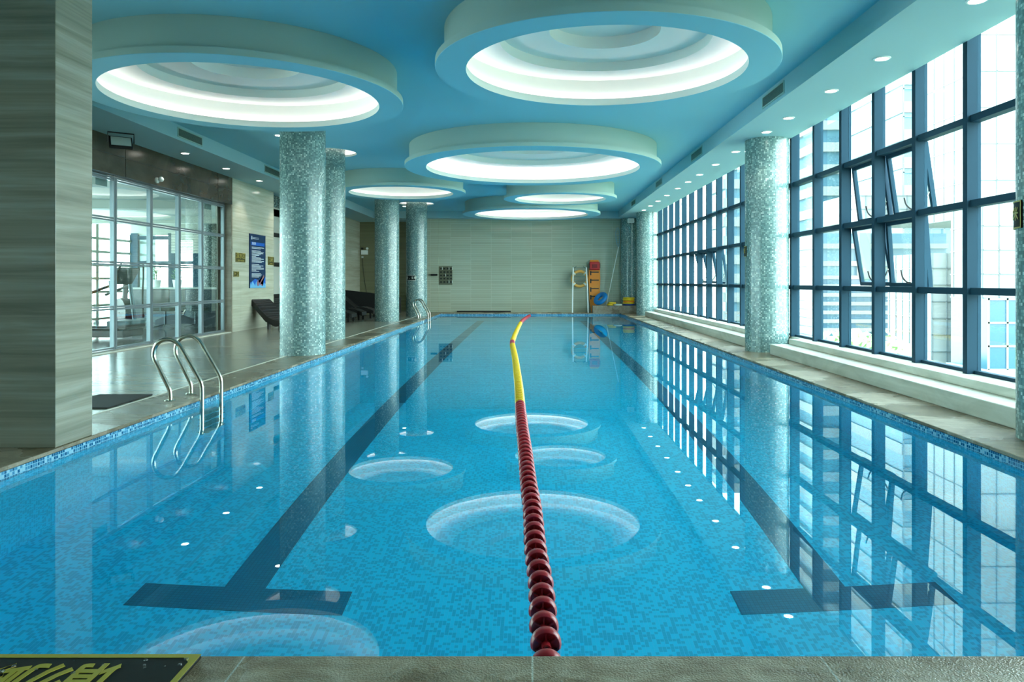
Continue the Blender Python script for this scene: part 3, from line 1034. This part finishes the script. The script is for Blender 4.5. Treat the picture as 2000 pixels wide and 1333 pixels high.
# ------------------------------------------------------------------ wall signs
def wall_sign(y0_, y1_, z0, z1, lab, lines, xw=-7.05, mat='sign_bronze', border='gold'):
    t = thing('wall_sign', lab, 'sign', (xw, (y0_ + y1_) / 2, (z0 + z1) / 2), 0, None)
    wy, hz = (y1_ - y0_) / 2, (z1 - z0) / 2
    MB().box(0, 0.012, -wy, wy, -hz, hz).build('sign_plate', mat, t)
    b = MB()
    e = 0.008
    for q in ((-wy, wy, hz - e, hz), (-wy, wy, -hz, -hz + e), (-wy, -wy + e, -hz, hz), (wy - e, wy, -hz, hz)):
        b.box(0.012, 0.016, *q)
    b.build('sign_border', border, t)
    for (txt, size, dz, sx_) in lines:
        text_mesh('lettering', txt, size, border, t, (0.016, 0, dz), (PI / 2, 0, PI / 2), sx_)
    return t


wall_sign(17.68, 18.26, 1.664, 1.888, 'gold and bronze notice plate on the marble wall beside the blue poster, nearer the glass', [('深水区', 0.15, 0.035, 1.2), ('DEEP WATER', 0.05, -0.075, 1.3)])
wall_sign(19.85, 20.28, 1.64, 1.865, 'gold and bronze notice plate on the marble wall edge beside the light switch', [('2米', 0.14, 0.03, 1.3), ('WATER', 0.045, -0.075, 1.3)])
wall_sign(17.56, 17.87, 1.31, 1.44, 'small bronze arrow plate low on the marble wall beside the jamb', [('←卫', 0.1, 0.0, 1.2)])
t = thing('light_switch', 'small cream light switch beside the dark mosaic wall', 'switch', (-7.27, 20.55, 1.74))
MB().box(0, 0.012, -0.09, 0.09, -0.08, 0.08).build('switch_plate', 'white_foam', t, bevel=0.004)
MB().box(0.012, 0.018, -0.04, 0.04, -0.03, 0.03).build('switch_button', 'white', t)

# blue rules poster
t = thing('rules_poster', 'tall blue pool rules poster with swimmer picture on the marble wall', 'poster', (-7.05, 19.06, 1.715))
MB().box(0, 0.03, -0.54, 0.54, -0.685, 0.685).build('poster_panel', 'poster_blue', t)
X = 0.0305
MB().box(X, X + 0.001, -0.46, 0.46, 0.40, 0.48).build('title_band', 'poster_mid', t)
b = MB().box(X, X + 0.001, -0.45, -0.40, 0.54, 0.63)
b.box(X, X + 0.001, -0.37, 0.05, 0.59, 0.60)
b.box(X, X + 0.001, -0.37, 0.05, 0.56, 0.57)
b.build('crest', 'poster_text', t)
text_mesh('lettering', '游泳须知', 0.07, 'poster_text', t, (X + 0.001, -0.28, 0.44), (PI / 2, 0, PI / 2), 1.0, 0.0005)
b = MB()
rnd = random.Random(3)
zz = 0.36
for k in range(24):
    wdt = rnd.choice([0.84, 0.84, 0.8, 0.5, 0.62, 0.3, 0.7])
    if k in (2, 13, 20):
        zz -= 0.03
    b.box(X, X + 0.001, -0.43, -0.43 + wdt, zz - 0.014, zz)
    zz -= 0.029
b.build('rules_text', 'poster_text', t)
b = MB()
for k in range(9):
    y_ = -0.54 + k * 0.12
    b.extrude([(X, y_, -0.68), (X, y_ + 0.12, -0.68), (X, y_ + 0.12, -0.62 + 0.05 * math.sin(k * 1.7)), (X, y_ + 0.06, -0.54 + 0.06 * math.sin(k * 2.3)), (X, y_, -0.60 + 0.05 * math.sin(k))], (0.001, 0, 0))
b.build('poster_water', 'poster_light', t)
MB().extrude([(X, -0.5, -0.68), (X, 0.5, -0.68), (X, 0.54, -0.4), (X, 0.2, -0.52), (X, -0.2, -0.45), (X, -0.54, -0.55)], (0.0006, 0, 0)).build('poster_splash', 'poster_mid', t)
b = MB().extrude([(X + 0.001, -0.05, -0.62), (X + 0.001, 0.02, -0.64), (X + 0.001, 0.40, -0.34), (X + 0.001, 0.44, -0.40), (X + 0.001, 0.12, -0.60), (X + 0.001, 0.34, -0.64), (X + 0.001, 0.3, -0.6), (X + 0.001, 0.06, -0.54), (X + 0.001, -0.02, -0.46), (X + 0.001, -0.08, -0.55)], (0.0006, 0, 0))
b.build('swimmer_picture', 'poster_skin', t)


# signs on columns
def column_sign(cx_, cy_, ang, z, wd, ht, lab, txt, plate, ink, size):
    t = thing('depth_sign', lab, 'sign', (cx_ + 0.366 * math.cos(ang), cy_ + 0.366 * math.sin(ang), z), ang, None)
    b = MB()
    n = 10
    r = 0.366
    h = wd / 2 / r
    b.lathe([(r, -ht / 2), (r + 0.012, -ht / 2), (r + 0.012, ht / 2), (r, ht / 2)], n, c=(-r, 0, 0), a0=-h, a1=h, closed=True, smooth=False)
    b.build('sign_plate', plate, t)
    b = MB()
    e = 0.01
    for (z0, z1) in ((-ht / 2, -ht / 2 + e), (ht / 2 - e, ht / 2)):
        b.lathe([(r + 0.012, z0), (r + 0.015, z0), (r + 0.015, z1), (r + 0.012, z1)], n, c=(-r, 0, 0), a0=-h, a1=h, closed=True, smooth=False)
    for (a0, a1) in ((-h, -h + e / r), (h - e / r, h)):
        b.lathe([(r + 0.012, -ht / 2), (r + 0.015, -ht / 2), (r + 0.015, ht / 2), (r + 0.012, ht / 2)], 1, c=(-r, 0, 0), a0=a0, a1=a1, closed=True, smooth=False)
    b.build('sign_border', ink, t)
    for i, chh in enumerate(txt):
        a = (i - (len(txt) - 1) / 2) * size * 0.9 / r
        text_mesh('lettering', chh, size, ink, t, (-r + (r + 0.014) * math.cos(a), (r + 0.014) * math.sin(a), 0), (PI / 2, 0, PI / 2 + a))
    return t


column_sign(4.07, 5.575, math.radians(156), 1.71, 0.26, 0.21, 'dark depth sign with gold border on the window-side column nearest the camera', '2米', 'sign_dark', 'gold', 0.11)
column_sign(4.07, 12.84, math.radians(169), 1.72, 0.26, 0.18, 'dark depth sign on the edge of the column splitting the windows', '2米', 'sign_dark', 'gold', 0.1)
column_sign(-3.99, 25.8, math.radians(-112), 1.32, 0.34, 0.18, 'dark depth sign with pale letters on the column beside the farther ladder', '1.5米', 'sign_dark', 'white_foam', 0.11)

# ------------------------------------------------------------------ foreground floor sign
t = thing('floor_sign', 'wet black floor sign with yellow border and characters on the near coping', 'sign', (-2.05, 2.05, 0.0))
MB().box(-1.2, 1.0, -0.32, 0.312, 0.0, 0.012).build('sign_plate', 'sign_dark', t, bevel=0.004)
M['sign_yellow'] = pbr('sign_yellow', srgb(176, 160, 50), 0.4)
b = MB()
b.box(-1.2, 1.0, 0.29, 0.312, 0.0121, 0.0135)
b.box(-1.2, 1.0, -0.32, -0.298, 0.0121, 0.0135)
b.box(0.98, 1.0, -0.298, 0.29, 0.0121, 0.0135)
b.box(-1.2, -1.18, -0.298, 0.29, 0.0121, 0.0135)
b.extrude([(0.955, 0.29, 0.0121), (0.98, 0.29, 0.0121), (0.98, 0.265, 0.0121)], (0, 0, 0.0014))
b.build('sign_border', 'sign_yellow', t)
for i, chh in enumerate('请勿跳水'):
    text_mesh('lettering', chh, 0.165, 'sign_yellow', t, (0.727 - i * 0.146, 0.165, 0.0135), (0, 0, PI), 0.85, 0.0008).scale = (0.98, 1.35, 1)
M['drop'] = pbr('water_drop', (0.75, 0.8, 0.8, 1), 0.03, 0, 0.5, 0, 0.9, 1.33)
b = MB()
rnd = random.Random(11)
for k in range(70):
    px_, py_, r_ = rnd.uniform(-0.2, 0.97), rnd.uniform(0.0, 0.28), rnd.uniform(0.003, 0.009)
    b.lathe([(r_, 0), (r_ * 0.85, r_ * 0.3), (r_ * 0.5, r_ * 0.45), (0, r_ * 0.5)], 8, c=(px_, py_, 0.0137))
b.build('water_drops', 'drop', t, kind='stuff')

MB().box(-4.56, -4.0, 7.0, 7.84, 0.0, 0.01).build('door_mat', 'mat_rubber', label='black rubber mat lying on the deck behind the chrome ladder', cat='mat', bevel=0.003)


# ------------------------------------------------------------------ pool ladders
def ladder(lab):
    t = thing('pool_ladder', lab, 'ladder', (0, 0, 0), 0, 'steel pool ladders')
    for dy in (0.0, 0.46):
        pts = [(-3.635, dy, 0.0), (-3.635, dy, 0.06)]
        core = [(-3.635, dy, 0.06), (-3.64, dy, 0.10), (-3.66, dy, 0.15), (-3.735, dy, 0.30), (-3.79, dy, 0.41), (-3.80, dy, 0.48), (-3.775, dy, 0.56), (-3.72, dy, 0.605),
                (-3.65, dy, 0.618), (-3.585, dy, 0.595), (-3.53, dy, 0.54), (-3.46, dy, 0.42), (-3.34, dy, 0.21), (-3.32, dy, 0.15), (-3.315, dy, 0.10), (-3.315, dy, -0.2)]
        P = [Vector(pts[0])] + sweep(core, 5) + [Vector((-3.315, dy, -0.6)), Vector((-3.315, dy, -1.35))]
        r = MB().tube(P, 0.0215, 14).build('ladder_rail', 'steel', t)
        MB().lathe([(0.0, 0.012), (0.022, 0.012), (0.05, 0.008), (0.055, 0.0), (0, 0)][::-1], 24, c=(-3.635, dy, 0)).build('floor_flange', 'steel', r)
    for z in (-0.42, -0.72, -1.02, -1.30):
        MB().box(-3.37, -3.26, 0.02, 0.44, z - 0.012, z + 0.012).build('ladder_step', 'steel', t, bevel=0.006)
    return t


L1 = ladder('brushed steel pool ladder nearest the camera beside the stone-clad pillar')
L1.location = (0, 7.47, 0)
L2 = copy_tree(L1)
L2.location = (0, 23.8, 0)
L2['label'] = 'brushed steel pool ladder at the far end in front of a mosaic column'

# ------------------------------------------------------------------ lane rope
t = thing('lane_rope', 'floating lane rope of red and yellow discs running down the pool', 'lane rope', (0, 0, 0))
px = [(1068, 1300), (1067, 1267), (1062.5, 1228), (1056, 1140), (1046, 1075), (1040, 997), (1031.6, 939), (1025, 875), (1020, 837), (1016, 793), (1012.5, 750), (1006, 700), (1000.7, 671),
      (1003.5, 660), (1007.5, 650), (1017.5, 630), (1026, 622), (1035, 616.3)]
path = []
for (x, y) in px:
    d = 1.27 * 1450 / (y - 550)
    path.append(Vector(((x - 1038) * d / 1450, d, -0.07)))
path[0].z = -0.085
path[-1].y = min(path[-1].y, 27.9)
fine = sweep(path, 24)
cum = [0]
for i in range(1, len(fine)):
    cum.append(cum[-1] + (fine[i] - fine[i - 1]).length)


def at_len(s):
    lo, hi = 0, len(cum) - 1
    while hi - lo > 1:
        mid = (lo + hi) // 2
        if cum[mid] <= s:
            lo = mid
        else:
            hi = mid
    k = (s - cum[lo]) / max(1e-9, cum[hi] - cum[lo])
    return fine[lo].lerp(fine[hi], k), (fine[hi] - fine[lo]).normalized()


def disc_mb(b, mat=None, mi=0, n=20):
    R = 0.055
    # flared outer rim, hub and four webs
    b.lathe([(R - 0.008, -0.022), (R - 0.002, -0.016), (R, -0.006), (R, 0.006), (R - 0.002, 0.016), (R - 0.008, 0.022), (R - 0.013, 0.020), (R - 0.010, 0.010), (0.016, 0.004), (0.016, -0.004), (R - 0.010, -0.010), (R - 0.013, -0.020)], n, closed=True, mat=mat, mi=mi)
    b.lathe([(0.010, -0.045), (0.016, -0.045), (0.018, 0.0), (0.016, 0.045), (0.010, 0.045)], 10, closed=True, mat=mat, mi=mi)
    for k in range(6):
        a = k * PI / 3 + PI / 2
        R_ = Matrix.Rotation(a, 4, 'Z')
        b.box(0.014, R - 0.010, -0.003, 0.003, -0.018, 0.018, mi=mi, mat=(mat @ R_) if mat is not None else R_)


disc_me = {}
total = cum[-1]
pitch = 0.128
nd = int(total / pitch)
rest = MB()
for i in range(nd):
    p, tdir = at_len(0.02 + i * pitch)
    y_ = p.y
    colr = 'red_float' if (y_ < 7.6 or 14.8 < y_ < 15.55 or y_ > 22.6) else 'yellow_float'
    rot = tdir.to_track_quat('Z', 'Y').to_matrix().to_4x4()
    if i < 100:
        if colr not in disc_me:
            b = MB()
            disc_mb(b, n=28)
            o = b.build('float_disc', colr, t)
            disc_me[colr] = o
        else:
            o = disc_me[colr].copy()
            COL.objects.link(o)
        o.matrix_local = Matrix.Translation(p) @ rot @ Matrix.Rotation(i * 0.5 if False else 0, 4, 'Z')
        if colr == 'yellow_float':
            o['label'] = 'yellow float disc'
    else:
        disc_mb(rest, Matrix.Translation(p) @ rot, 0 if colr == 'yellow_float' else 1, 12)
rest.build('far_float_discs', ['yellow_float', 'red_float'], t, kind='stuff')
MB().tube(fine[::6] + [fine[-1]], 0.006, 6).build('cable', 'grey_plastic', t)


# ------------------------------------------------------------------ sun loungers
def lounger(lab):
    t = thing('sun_lounger', lab, 'sun lounger', (0, 0, 0), 0, 'black sun loungers along the wall')
    pr = sweep([(0, 0, 0.74), (0.16, 0, 0.62), (0.36, 0, 0.44), (0.56, 0, 0.30), (0.78, 0, 0.235), (1.02, 0, 0.26), (1.28, 0, 0.35), (1.55, 0, 0.35), (1.85, 0, 0.25)], 5)
    lo = [p + Vector((-0.05 if i < 15 else 0, 0, -0.11 - 0.05 * max(0, 1 - abs(i - 20) / 10))) for i, p in enumerate(pr)]
    b = MB()
    b.extrude([tuple(p + Vector((0, -0.32, 0))) for p in pr + lo[::-1]], (0, 0.64, 0))
    b.build('lounge_bed', 'rattan', t)
    b = MB()
    for k in range(0, len(pr) - 1, 2):
        a, c = pr[k], pr[k + 1]
        b.extrude([(a.x, -0.30, a.z + 0.001), (c.x, -0.30, c.z + 0.001), (c.x, -0.30, c.z + 0.006), (a.x, -0.30, a.z + 0.006)], (0, 0.60, 0))
    b.build('woven_bands', 'rattan', t)
    for x in (0.55, 1.75):
        for y in (-0.29, 0.29):
            MB().box(x - 0.03, x + 0.03, y - 0.03, y + 0.03, 0.0, 0.26).build('leg', 'black', t)
    for y in (-0.29, 0.29):
        MB().box(0.58, 1.72, y - 0.02, y + 0.02, 0.16, 0.20).build('side_rail', 'black', t)
    return t


lg = lounger('black woven sun lounger nearest the blue poster, head against the marble wall')
lg.location = (-6.93, 19.0, 0)
lg.rotation_euler.z = -0.42
for (x, y, rz, l) in ((-7.2, 20.6, -0.42, 'black woven sun lounger mostly hidden behind the nearest mosaic column'),
                      (-7.1, 22.0, 0.0, 'black woven sun lounger whose foot peeks out behind the second mosaic column'),
                      (-7.1, 23.3, 0.0, 'black woven sun lounger between the second and third columns, nearer one'),
                      (-7.0, 24.5, 0.0, 'black woven sun lounger between the second and third columns, farther one'),
                      (-6.6, 25.8, 0.0, 'black woven sun lounger behind the third mosaic column')):
    c = copy_tree(lg)
    c.location = (x, y, 0)
    c.rotation_euler.z = rz
    c['label'] = l
t = thing('black_screen', 'low black slanted-top screen standing behind the sun loungers', 'screen', (-6.0, 27.2, 0))
MB().extrude([(-1.0, 0, 0.05), (1.2, 0, 0.05), (1.2, 0, 0.62), (0.1, 0, 0.78), (-1.0, 0, 0.90)], (0, 0.12, 0)).build('screen_panel', 'rattan', t)
for x in (-0.9, 1.1):
    MB().box(x - 0.03, x + 0.03, -0.15, 0.27, 0.0, 0.05).build('screen_foot', 'black', t)

# emergency lamp in the recess
t = thing('emergency_light', 'white twin-head emergency light with hanging wire on the recess wall', 'emergency light', (-6.85, 30.5, 2.4))
MB().box(-0.14, 0.14, -0.07, 0, -0.1, 0.08).build('lamp_body', 'white', t, bevel=0.01)
for s in (-1, 1):
    MB().lathe([(0, -0.05), (0.055, -0.05), (0.04, 0.03), (0, 0.04)], 16, mat=Matrix.Translation((0.1 * s, -0.04, 0.15)) @ Matrix.Rotation(PI / 2, 4, 'X')).build('lamp_head', 'white' if s > 0 else 'black', t)
MB().box(-0.13, -0.05, -0.03, 0, -0.24, -0.16).build('socket', 'grey_plastic', t)
MB().tube(sweep([(-0.09, -0.015, -0.24), (-0.06, -0.01, -0.7), (0.0, -0.01, -1.2), (0.12, -0.01, -1.9)], 5), 0.008, 6).build('wire', 'black', t)

# ------------------------------------------------------------------ far wall items
t = thing('wall_hook_rack', 'dark metal rack of small hooks on the far tile wall', 'hook rack', (-3.36, 28.99, 1.43))
MB().box(-0.27, 0.27, -0.02, 0, -0.36, 0.36).build('rack_panel', pbr('rack_metal', srgb(104, 108, 88), 0.4, 0.3), t)
for r in range(5):
    for c in range(4):
        b = MB().box(-0.2 + c * 0.13, -0.13 + c * 0.13, -0.045, -0.02, 0.24 - r * 0.13, 0.29 - r * 0.13)
        h = b.build('hook', 'black', t)
b = MB()
for (c, r) in ((1, 2), (2, 4), (3, 0), (0, 0), (3, 4), (2, 0)):
    b.box(-0.125 + c * 0.13, -0.108 + c * 0.13, -0.05, -0.02, 0.22 - r * 0.13, 0.33 - r * 0.13)
b.build('key_tags', 'white_foam', t)
MB().box(-3.92, -3.66, 28.85, 28.95, 1.42, 1.49).build('wall_bar', 'black', label='short black bar on the narrow tiled pier by the farther ladder', cat='bar')
MB().box(-2.9, -0.8, 28.85, 28.97, 0.0, 0.05).build('floor_squeegee', 'black', label='long thin black strip lying at the foot of the far wall', cat='squeegee')

# ledge
t = MB().box(2.32, 4.35, 28.10, 28.55, 0.0, 0.28).build('stone_ledge', 'coping', label='low grey stone ledge in the far corner carrying pool floats', cat='ledge', bevel=0.01)

# rescue stand and ring
t = thing('rescue_stand', 'white tubular ladder-shaped stand leaning on the far wall', 'stand', (0, 0, 0))
for (x, s) in ((1.58, -1), (2.14, 1)):
    MB().tube([(x + 0.02 * s, 28.3, 0.0), (x, 28.45, 1.0), (x - 0.03 * s, 28.62, 1.74)], 0.024, 8).build('stand_rail', 'white', t)
for z, yy_ in ((1.72, 28.61), (1.38, 28.56), (1.22, 28.53)):
    MB().tube([(1.6, yy_, z), (2.12, yy_, z)], 0.014, 8).build('rung', 'steel', t)
for x in (1.63, 2.09):
    MB().tube([(x, 28.55, 1.70), (x + (0.1 if x < 1.8 else -0.1), 28.6, 1.78)], 0.012, 6).build('top_hook', 'steel', t)


def torus_mb(R, r, n=48, m_=14, mat=None, squash=1.0):
    b = MB()
    b.lathe([(R + r * math.cos(2 * PI * k / m_), r * squash * math.sin(2 * PI * k / m_)) for k in range(m_)], n, closed=True, mat=mat)
    return b


t = thing('life_ring', 'orange-yellow life ring hanging on the white stand at the far wall', 'life ring', (1.86, 28.72, 1.30))
torus_mb(0.29, 0.055, mat=Matrix.Rotation(PI / 2, 4, 'X')).build('ring_body', 'ring_yellow', t)
for k in range(4):
    a = PI / 4 + k * PI / 2
    Mx = Matrix.Rotation(PI / 2, 4, 'X') @ Matrix.Rotation(a, 4, 'Z') @ Matrix.Translation((0.29, 0, 0)) @ Matrix.Rotation(PI / 2, 4, 'X')
    MB().lathe([(0.058, -0.03), (0.061, -0.03), (0.061, 0.03), (0.058, 0.03)], 16, closed=True, mat=Mx).build('ring_band', 'white_foam', t)

# spine board with head block
t = thing('rescue_board', 'orange rescue board with black straps leaning on the far wall', 'rescue board', (2.45, 28.80, 0.0), 0)
MT = Matrix.Rotation(math.radians(-3), 4, 'X')
poly = [(-0.13, 0, 0), (0.13, 0, 0), (0.19, 0, 0.4), (0.23, 0, 1.3), (0.21, 0, 1.88), (0.16, 0, 2.04), (-0.16, 0, 2.04), (-0.21, 0, 1.88), (-0.23, 0, 1.3), (-0.19, 0, 0.4)]
b = MB()
b.extrude([tuple(MT @ Vector(p)) for p in poly], (0, 0.05, 0))
b.build('board', 'orange', t, bevel=0.01)
for i, z in enumerate((0.62, 0.92, 1.25, 1.56)):
    b = MB().box(-0.17, 0.17, -0.012, -0.002, z - 0.02, z + 0.02, mat=MT)
    b.box(-0.17, -0.12, -0.016, -0.002, z - 0.12, z + 0.05, mat=MT)
    b.build('strap', 'black', t)
b = MB().box(-0.2, 0.2, -0.14, -0.002, 1.64, 1.96, mat=MT)
b.build('head_block', 'red', t, bevel=0.03)
MB().box(-0.1, 0.1, -0.155, -0.14, 1.72, 1.86, mat=MT).build('head_pad', pbr('dark_red', srgb(130, 10, 20), 0.5), t, bevel=0.01)
for s in (-1, 1):
    MB().box(0.2 * s - 0.02, 0.2 * s + 0.02, -0.1, -0.02, 1.72, 1.90, mat=MT).build('buckle', 'black', t)

t = thing('swim_ring', 'blue swim ring tilted against the orange board on the ledge', 'swim ring', (2.64, 28.36, 0.545))
Mx = Matrix.Rotation(math.radians(-42), 4, 'Y') @ Matrix.Rotation(math.radians(32), 4, 'X')
torus_mb(0.20, 0.10, mat=Mx, squash=0.8).build('ring_tube', 'blue_foam', t)


def float_disc(name, x, y, z, R, h, mat, lab, cat='pool float'):
    o = MB().lathe([(0, 0), (R * 0.93, 0), (R, h * 0.3), (R, h * 0.7), (R * 0.93, h), (0, h)], 28).build(name, mat, label=lab, cat=cat, group='round pool floats on the ledge')
    o.location = (x, y, z)
    return o


float_disc('foam_float', 3.0, 28.33, 0.28, 0.13, 0.065, 'yellow', 'yellow foam float lying flat on the ledge beside the blue ring')
float_disc('foam_float', 3.08, 28.33, 0.345, 0.15, 0.06, 'yellow', 'yellow foam float lying on the small one beside the blue ring')
float_disc('foam_float', 3.30, 28.26, 0.28, 0.155, 0.06, 'white_foam', 'white foam float lying flat on the ledge')
sx0 = 3.72
for i, (mt, l) in enumerate((('navy', 'dark blue foam float at the bottom of the ledge stack'), ('yellow', 'yellow foam float second from the bottom of the stack'), ('orange', 'orange foam float in the middle of the stack'),
                             ('yellow', 'yellow foam float second from the top of the stack'), ('yellow', 'yellow foam float on top of the stack'))):
    o = MB().lathe([(0.10, 0), (0.205, 0), (0.225, 0.02), (0.225, 0.045), (0.205, 0.062), (0.10, 0.062)], 28, closed=True).build('foam_float', mt, label=l, cat='pool float', group='round pool floats on the ledge')
    o.location = (sx0 - 0.015 * (i % 2), 28.34, 0.28 + i * 0.0625)
# column at the far wall stands on the ledge corner behind this stack

t = thing('cleaning_pole', 'long white cleaning pole with blue net leaning in the far corner', 'pole', (0, 0, 0))
MB().tube([(2.83, 28.6, 0.02), (3.38, 28.80, 2.55)], 0.014, 8).build('pole', 'white', t)
b = MB()
b.tube(sweep([(3.38, 28.80, 2.5), (3.30, 28.86, 2.75), (3.28, 28.88, 3.1), (3.36, 28.9, 3.3), (3.42, 28.88, 3.1), (3.42, 28.86, 2.75), (3.38, 28.80, 2.5)], 4), 0.012, 6)
b.build('net_frame', 'net', t)
b = MB()
for k in range(7):
    z = 2.65 + k * 0.09
    b.tube([(3.30, 28.87, z), (3.42, 28.87, z + 0.03)], 0.006, 5)
b.build('net_mesh', 'net', t)
t = thing('wall_speaker', 'small white box speaker at the top of the far corner column', 'speaker', (3.76, 28.12, 3.5))
MB().box(-0.12, 0.12, -0.1, 0.1, -0.08, 0.08).build('speaker_box', 'white', t, bevel=0.01)
MB().box(-0.1, 0.1, -0.104, -0.1, -0.06, 0.06).build('speaker_grille', 'grey_plastic', t)
MB().box(-0.03, 0.03, 0.1, 0.14, -0.03, 0.03).build('speaker_bracket', 'grey_plastic', t)

# ------------------------------------------------------------------ outside
GZ = -9.0
MB().box(4.95, 260, -60, 300, GZ - 0.5, GZ).build('ground', 'ground', kind='structure', label='street level outside the windows')


def slabs(t, x0, x1, y0, y1, z0, z1, pitch, frac, wall='bldg_glass', slab='bldg_white', proj=0.6):
    MB().box(x0, x1, y0, y1, z0, z1).build('facade', wall, t)
    z = z0
    k = 0
    while z < z1 and k < 60:
        MB().box(x0 - proj, x1 + 0.1, y0 - proj, y1, z, z + pitch * frac).build('floor_band', slab, t)
        z += pitch
        k += 1


def grid(t, x0, x1, y0, y1, z0, z1, pu, pv, line=0.08, mat='bldg_line', ys=True):
    b = MB()
    x = x0
    while x <= x1 + 0.01:
        b.box(x - line / 2, x + line / 2, y0 - 0.06, y0, z0, z1)
        x += pu
    z = z0
    while z <= z1 + 0.01:
        b.box(x0 - 0.06, x1, y0 - 0.06, y0, z - line / 2, z + line / 2)
        if ys:
            b.box(x0 - 0.06, x0, y0, y1, z - line / 2, z + line / 2)
        z += pv
    if ys:
        y = y0
        while y <= y1:
            b.box(x0 - 0.06, x0, y - line / 2, y + line / 2, z0, z1)
            y += pu
    b.build('facade_joints', mat, t)


t = thing('apartment_tower', 'tall pale tower with white balcony bands seen through the windows', 'building', (0, 0, 0))
slabs(t, 43, 57, 112, 130, GZ, 60, 3.3, 0.42)
t = thing('glass_tower', 'pale blue glazed tower seen high through the nearer windows', 'building', (0, 0, 0))
MB().box(44, 60, 88, 104, GZ, 62).build('facade', 'bldg_glass', t)
slabs_b = MB()
for k in range(18):
    slabs_b.box(43.8, 60.1, 87.8, 104, 8 + k * 3.3, 9.3 + k * 3.3)
slabs_b.build('spandrels', 'bldg_white', t)
grid(t, 44, 60, 87.75, 88, GZ, 62, 1.6, 3.3, 0.12, 'bldg_line', False)
t = thing('podium_building', 'low building with thin white louvre bands outside the windows', 'building', (0, 0, 0))
slabs(t, 26.2, 38, 68, 80, GZ, 1.5, 0.8, 0.42, 'bldg_glass2', 'bldg_white', 0.3)
MB().box(26.2, 38, 68, 80, 1.5, 5.6).build('upper_storey', 'bldg_glass', t)
for z in (2.6, 4.2):
    MB().box(25.8, 38, 67.6, 80, z, z + 0.45).build('balcony_band', 'bldg_white', t)
MB().box(29.8, 30.8, 67.4, 68, 1.5, 5.6).build('pier', 'bldg_white', t)
t = thing('sky_bridge', 'wide white horizontal canopy crossing outside the windows', 'building', (0, 0, 0))
MB().box(24.5, 44, 58, 64, 5.8, 7.9).build('deck', 'bldg_white', t)
grid(t, 24.5, 44, 57.98, 58, 5.8, 7.9, 1.6, 1.05, 0.06, 'bldg_line', False)
t = thing('tile_block', 'white gridded stair block outside the nearest window bays', 'building', (0, 0, 0))
MB().box(24.0, 26.6, 44.5, 50, GZ, 2.9).build('facade', 'bldg_white', t)
grid(t, 24.0, 26.6, 44.5, 50, GZ, 2.9, 0.87, 1.0, 0.05)
t = thing('panel_tower', 'bright white panelled tower beside the nearest window-side column', 'building', (0, 0, 0))
MB().box(29.4, 42, 49, 56, 5.5, 44).build('facade', 'bldg_white', t)
grid(t, 29.4, 42, 49, 56, 5.5, 44, 1.3, 2.4, 0.06)
t = thing('glass_block', 'blue gridded glass block low outside the nearest window', 'building', (0, 0, 0))
MB().box(24.3, 36, 39.5, 43, GZ, 0.3).build('facade', 'bldg_glass2', t)
grid(t, 24.3, 36, 39.5, 43, -3.5, 0.3, 1.0, 1.25, 0.1, 'bldg_white', False)
MB().box(24.0, 36, 39.0, 43, -4.3, -3.5).build('parapet', 'bldg_white', t)
MB().box(24.3, 28.5, 40.0, 43, 0.3, 5.6).build('light_tower', 'bldg_white', t)
grid(t, 24.3, 28.5, 40.0, 43, 0.3, 5.6, 0.9, 1.3, 0.05)
t = thing('far_tower', 'hazy pale tower outside the farther windows', 'building', (0, 0, 0))
slabs(t, 34, 41, 130, 140, GZ, 34, 3.3, 0.5)

def tree(x, y, z0, h, r, lab, seed, mat='leaf_pale'):
    t = thing('tree', lab, 'tree', (x, y, z0), 0, 'trees outside the windows')
    MB().tube(sweep([(0, 0, 0), (0.1, 0.05, h * 0.3), (0, 0.1, h * 0.7)], 4), [0.22 - 0.012 * k for k in range(9)], 8).build('trunk', 'bark', t)
    b = MB()
    rnd = random.Random(seed)
    for i in range(1500):
        a = rnd.uniform(0, 2 * PI)
        u = rnd.uniform(-1, 1)
        rr = r * rnd.uniform(0.45, 1.0) * (1 + 0.25 * math.sin(3 * a + seed) * math.cos(4 * u))
        p = Vector((rr * math.sqrt(1 - u * u) * math.cos(a), rr * math.sqrt(1 - u * u) * math.sin(a), h * 0.75 + rr * u * 0.6))
        d = Vector((rnd.gauss(0, 1), rnd.gauss(0, 1), rnd.gauss(0, 0.5))).normalized()
        e = d.orthogonal().normalized() * 0.16
        d *= 0.3
        k = len(b.v)
        b.v += [tuple(p - d), tuple(p + e), tuple(p + d), tuple(p - e)]
        b.face([k, k + 1, k + 2, k + 3])
    b.build('crown', mat, t, recalc=False)


tree(14.5, 33.0, GZ, 8.6, 2.4, 'leafy green tree outside, tallest behind the window bars', 1)
tree(18.3, 38.5, GZ, 7.4, 2.3, 'pale green tree outside beside the louvred building', 2)
tree(21.5, 42.5, GZ, 6.0, 2.2, 'low pale green tree outside in front of the white block', 3)
tree(21.8, 35.0, GZ, 5.4, 1.9, 'small bright tree outside below the blue glass block', 4)
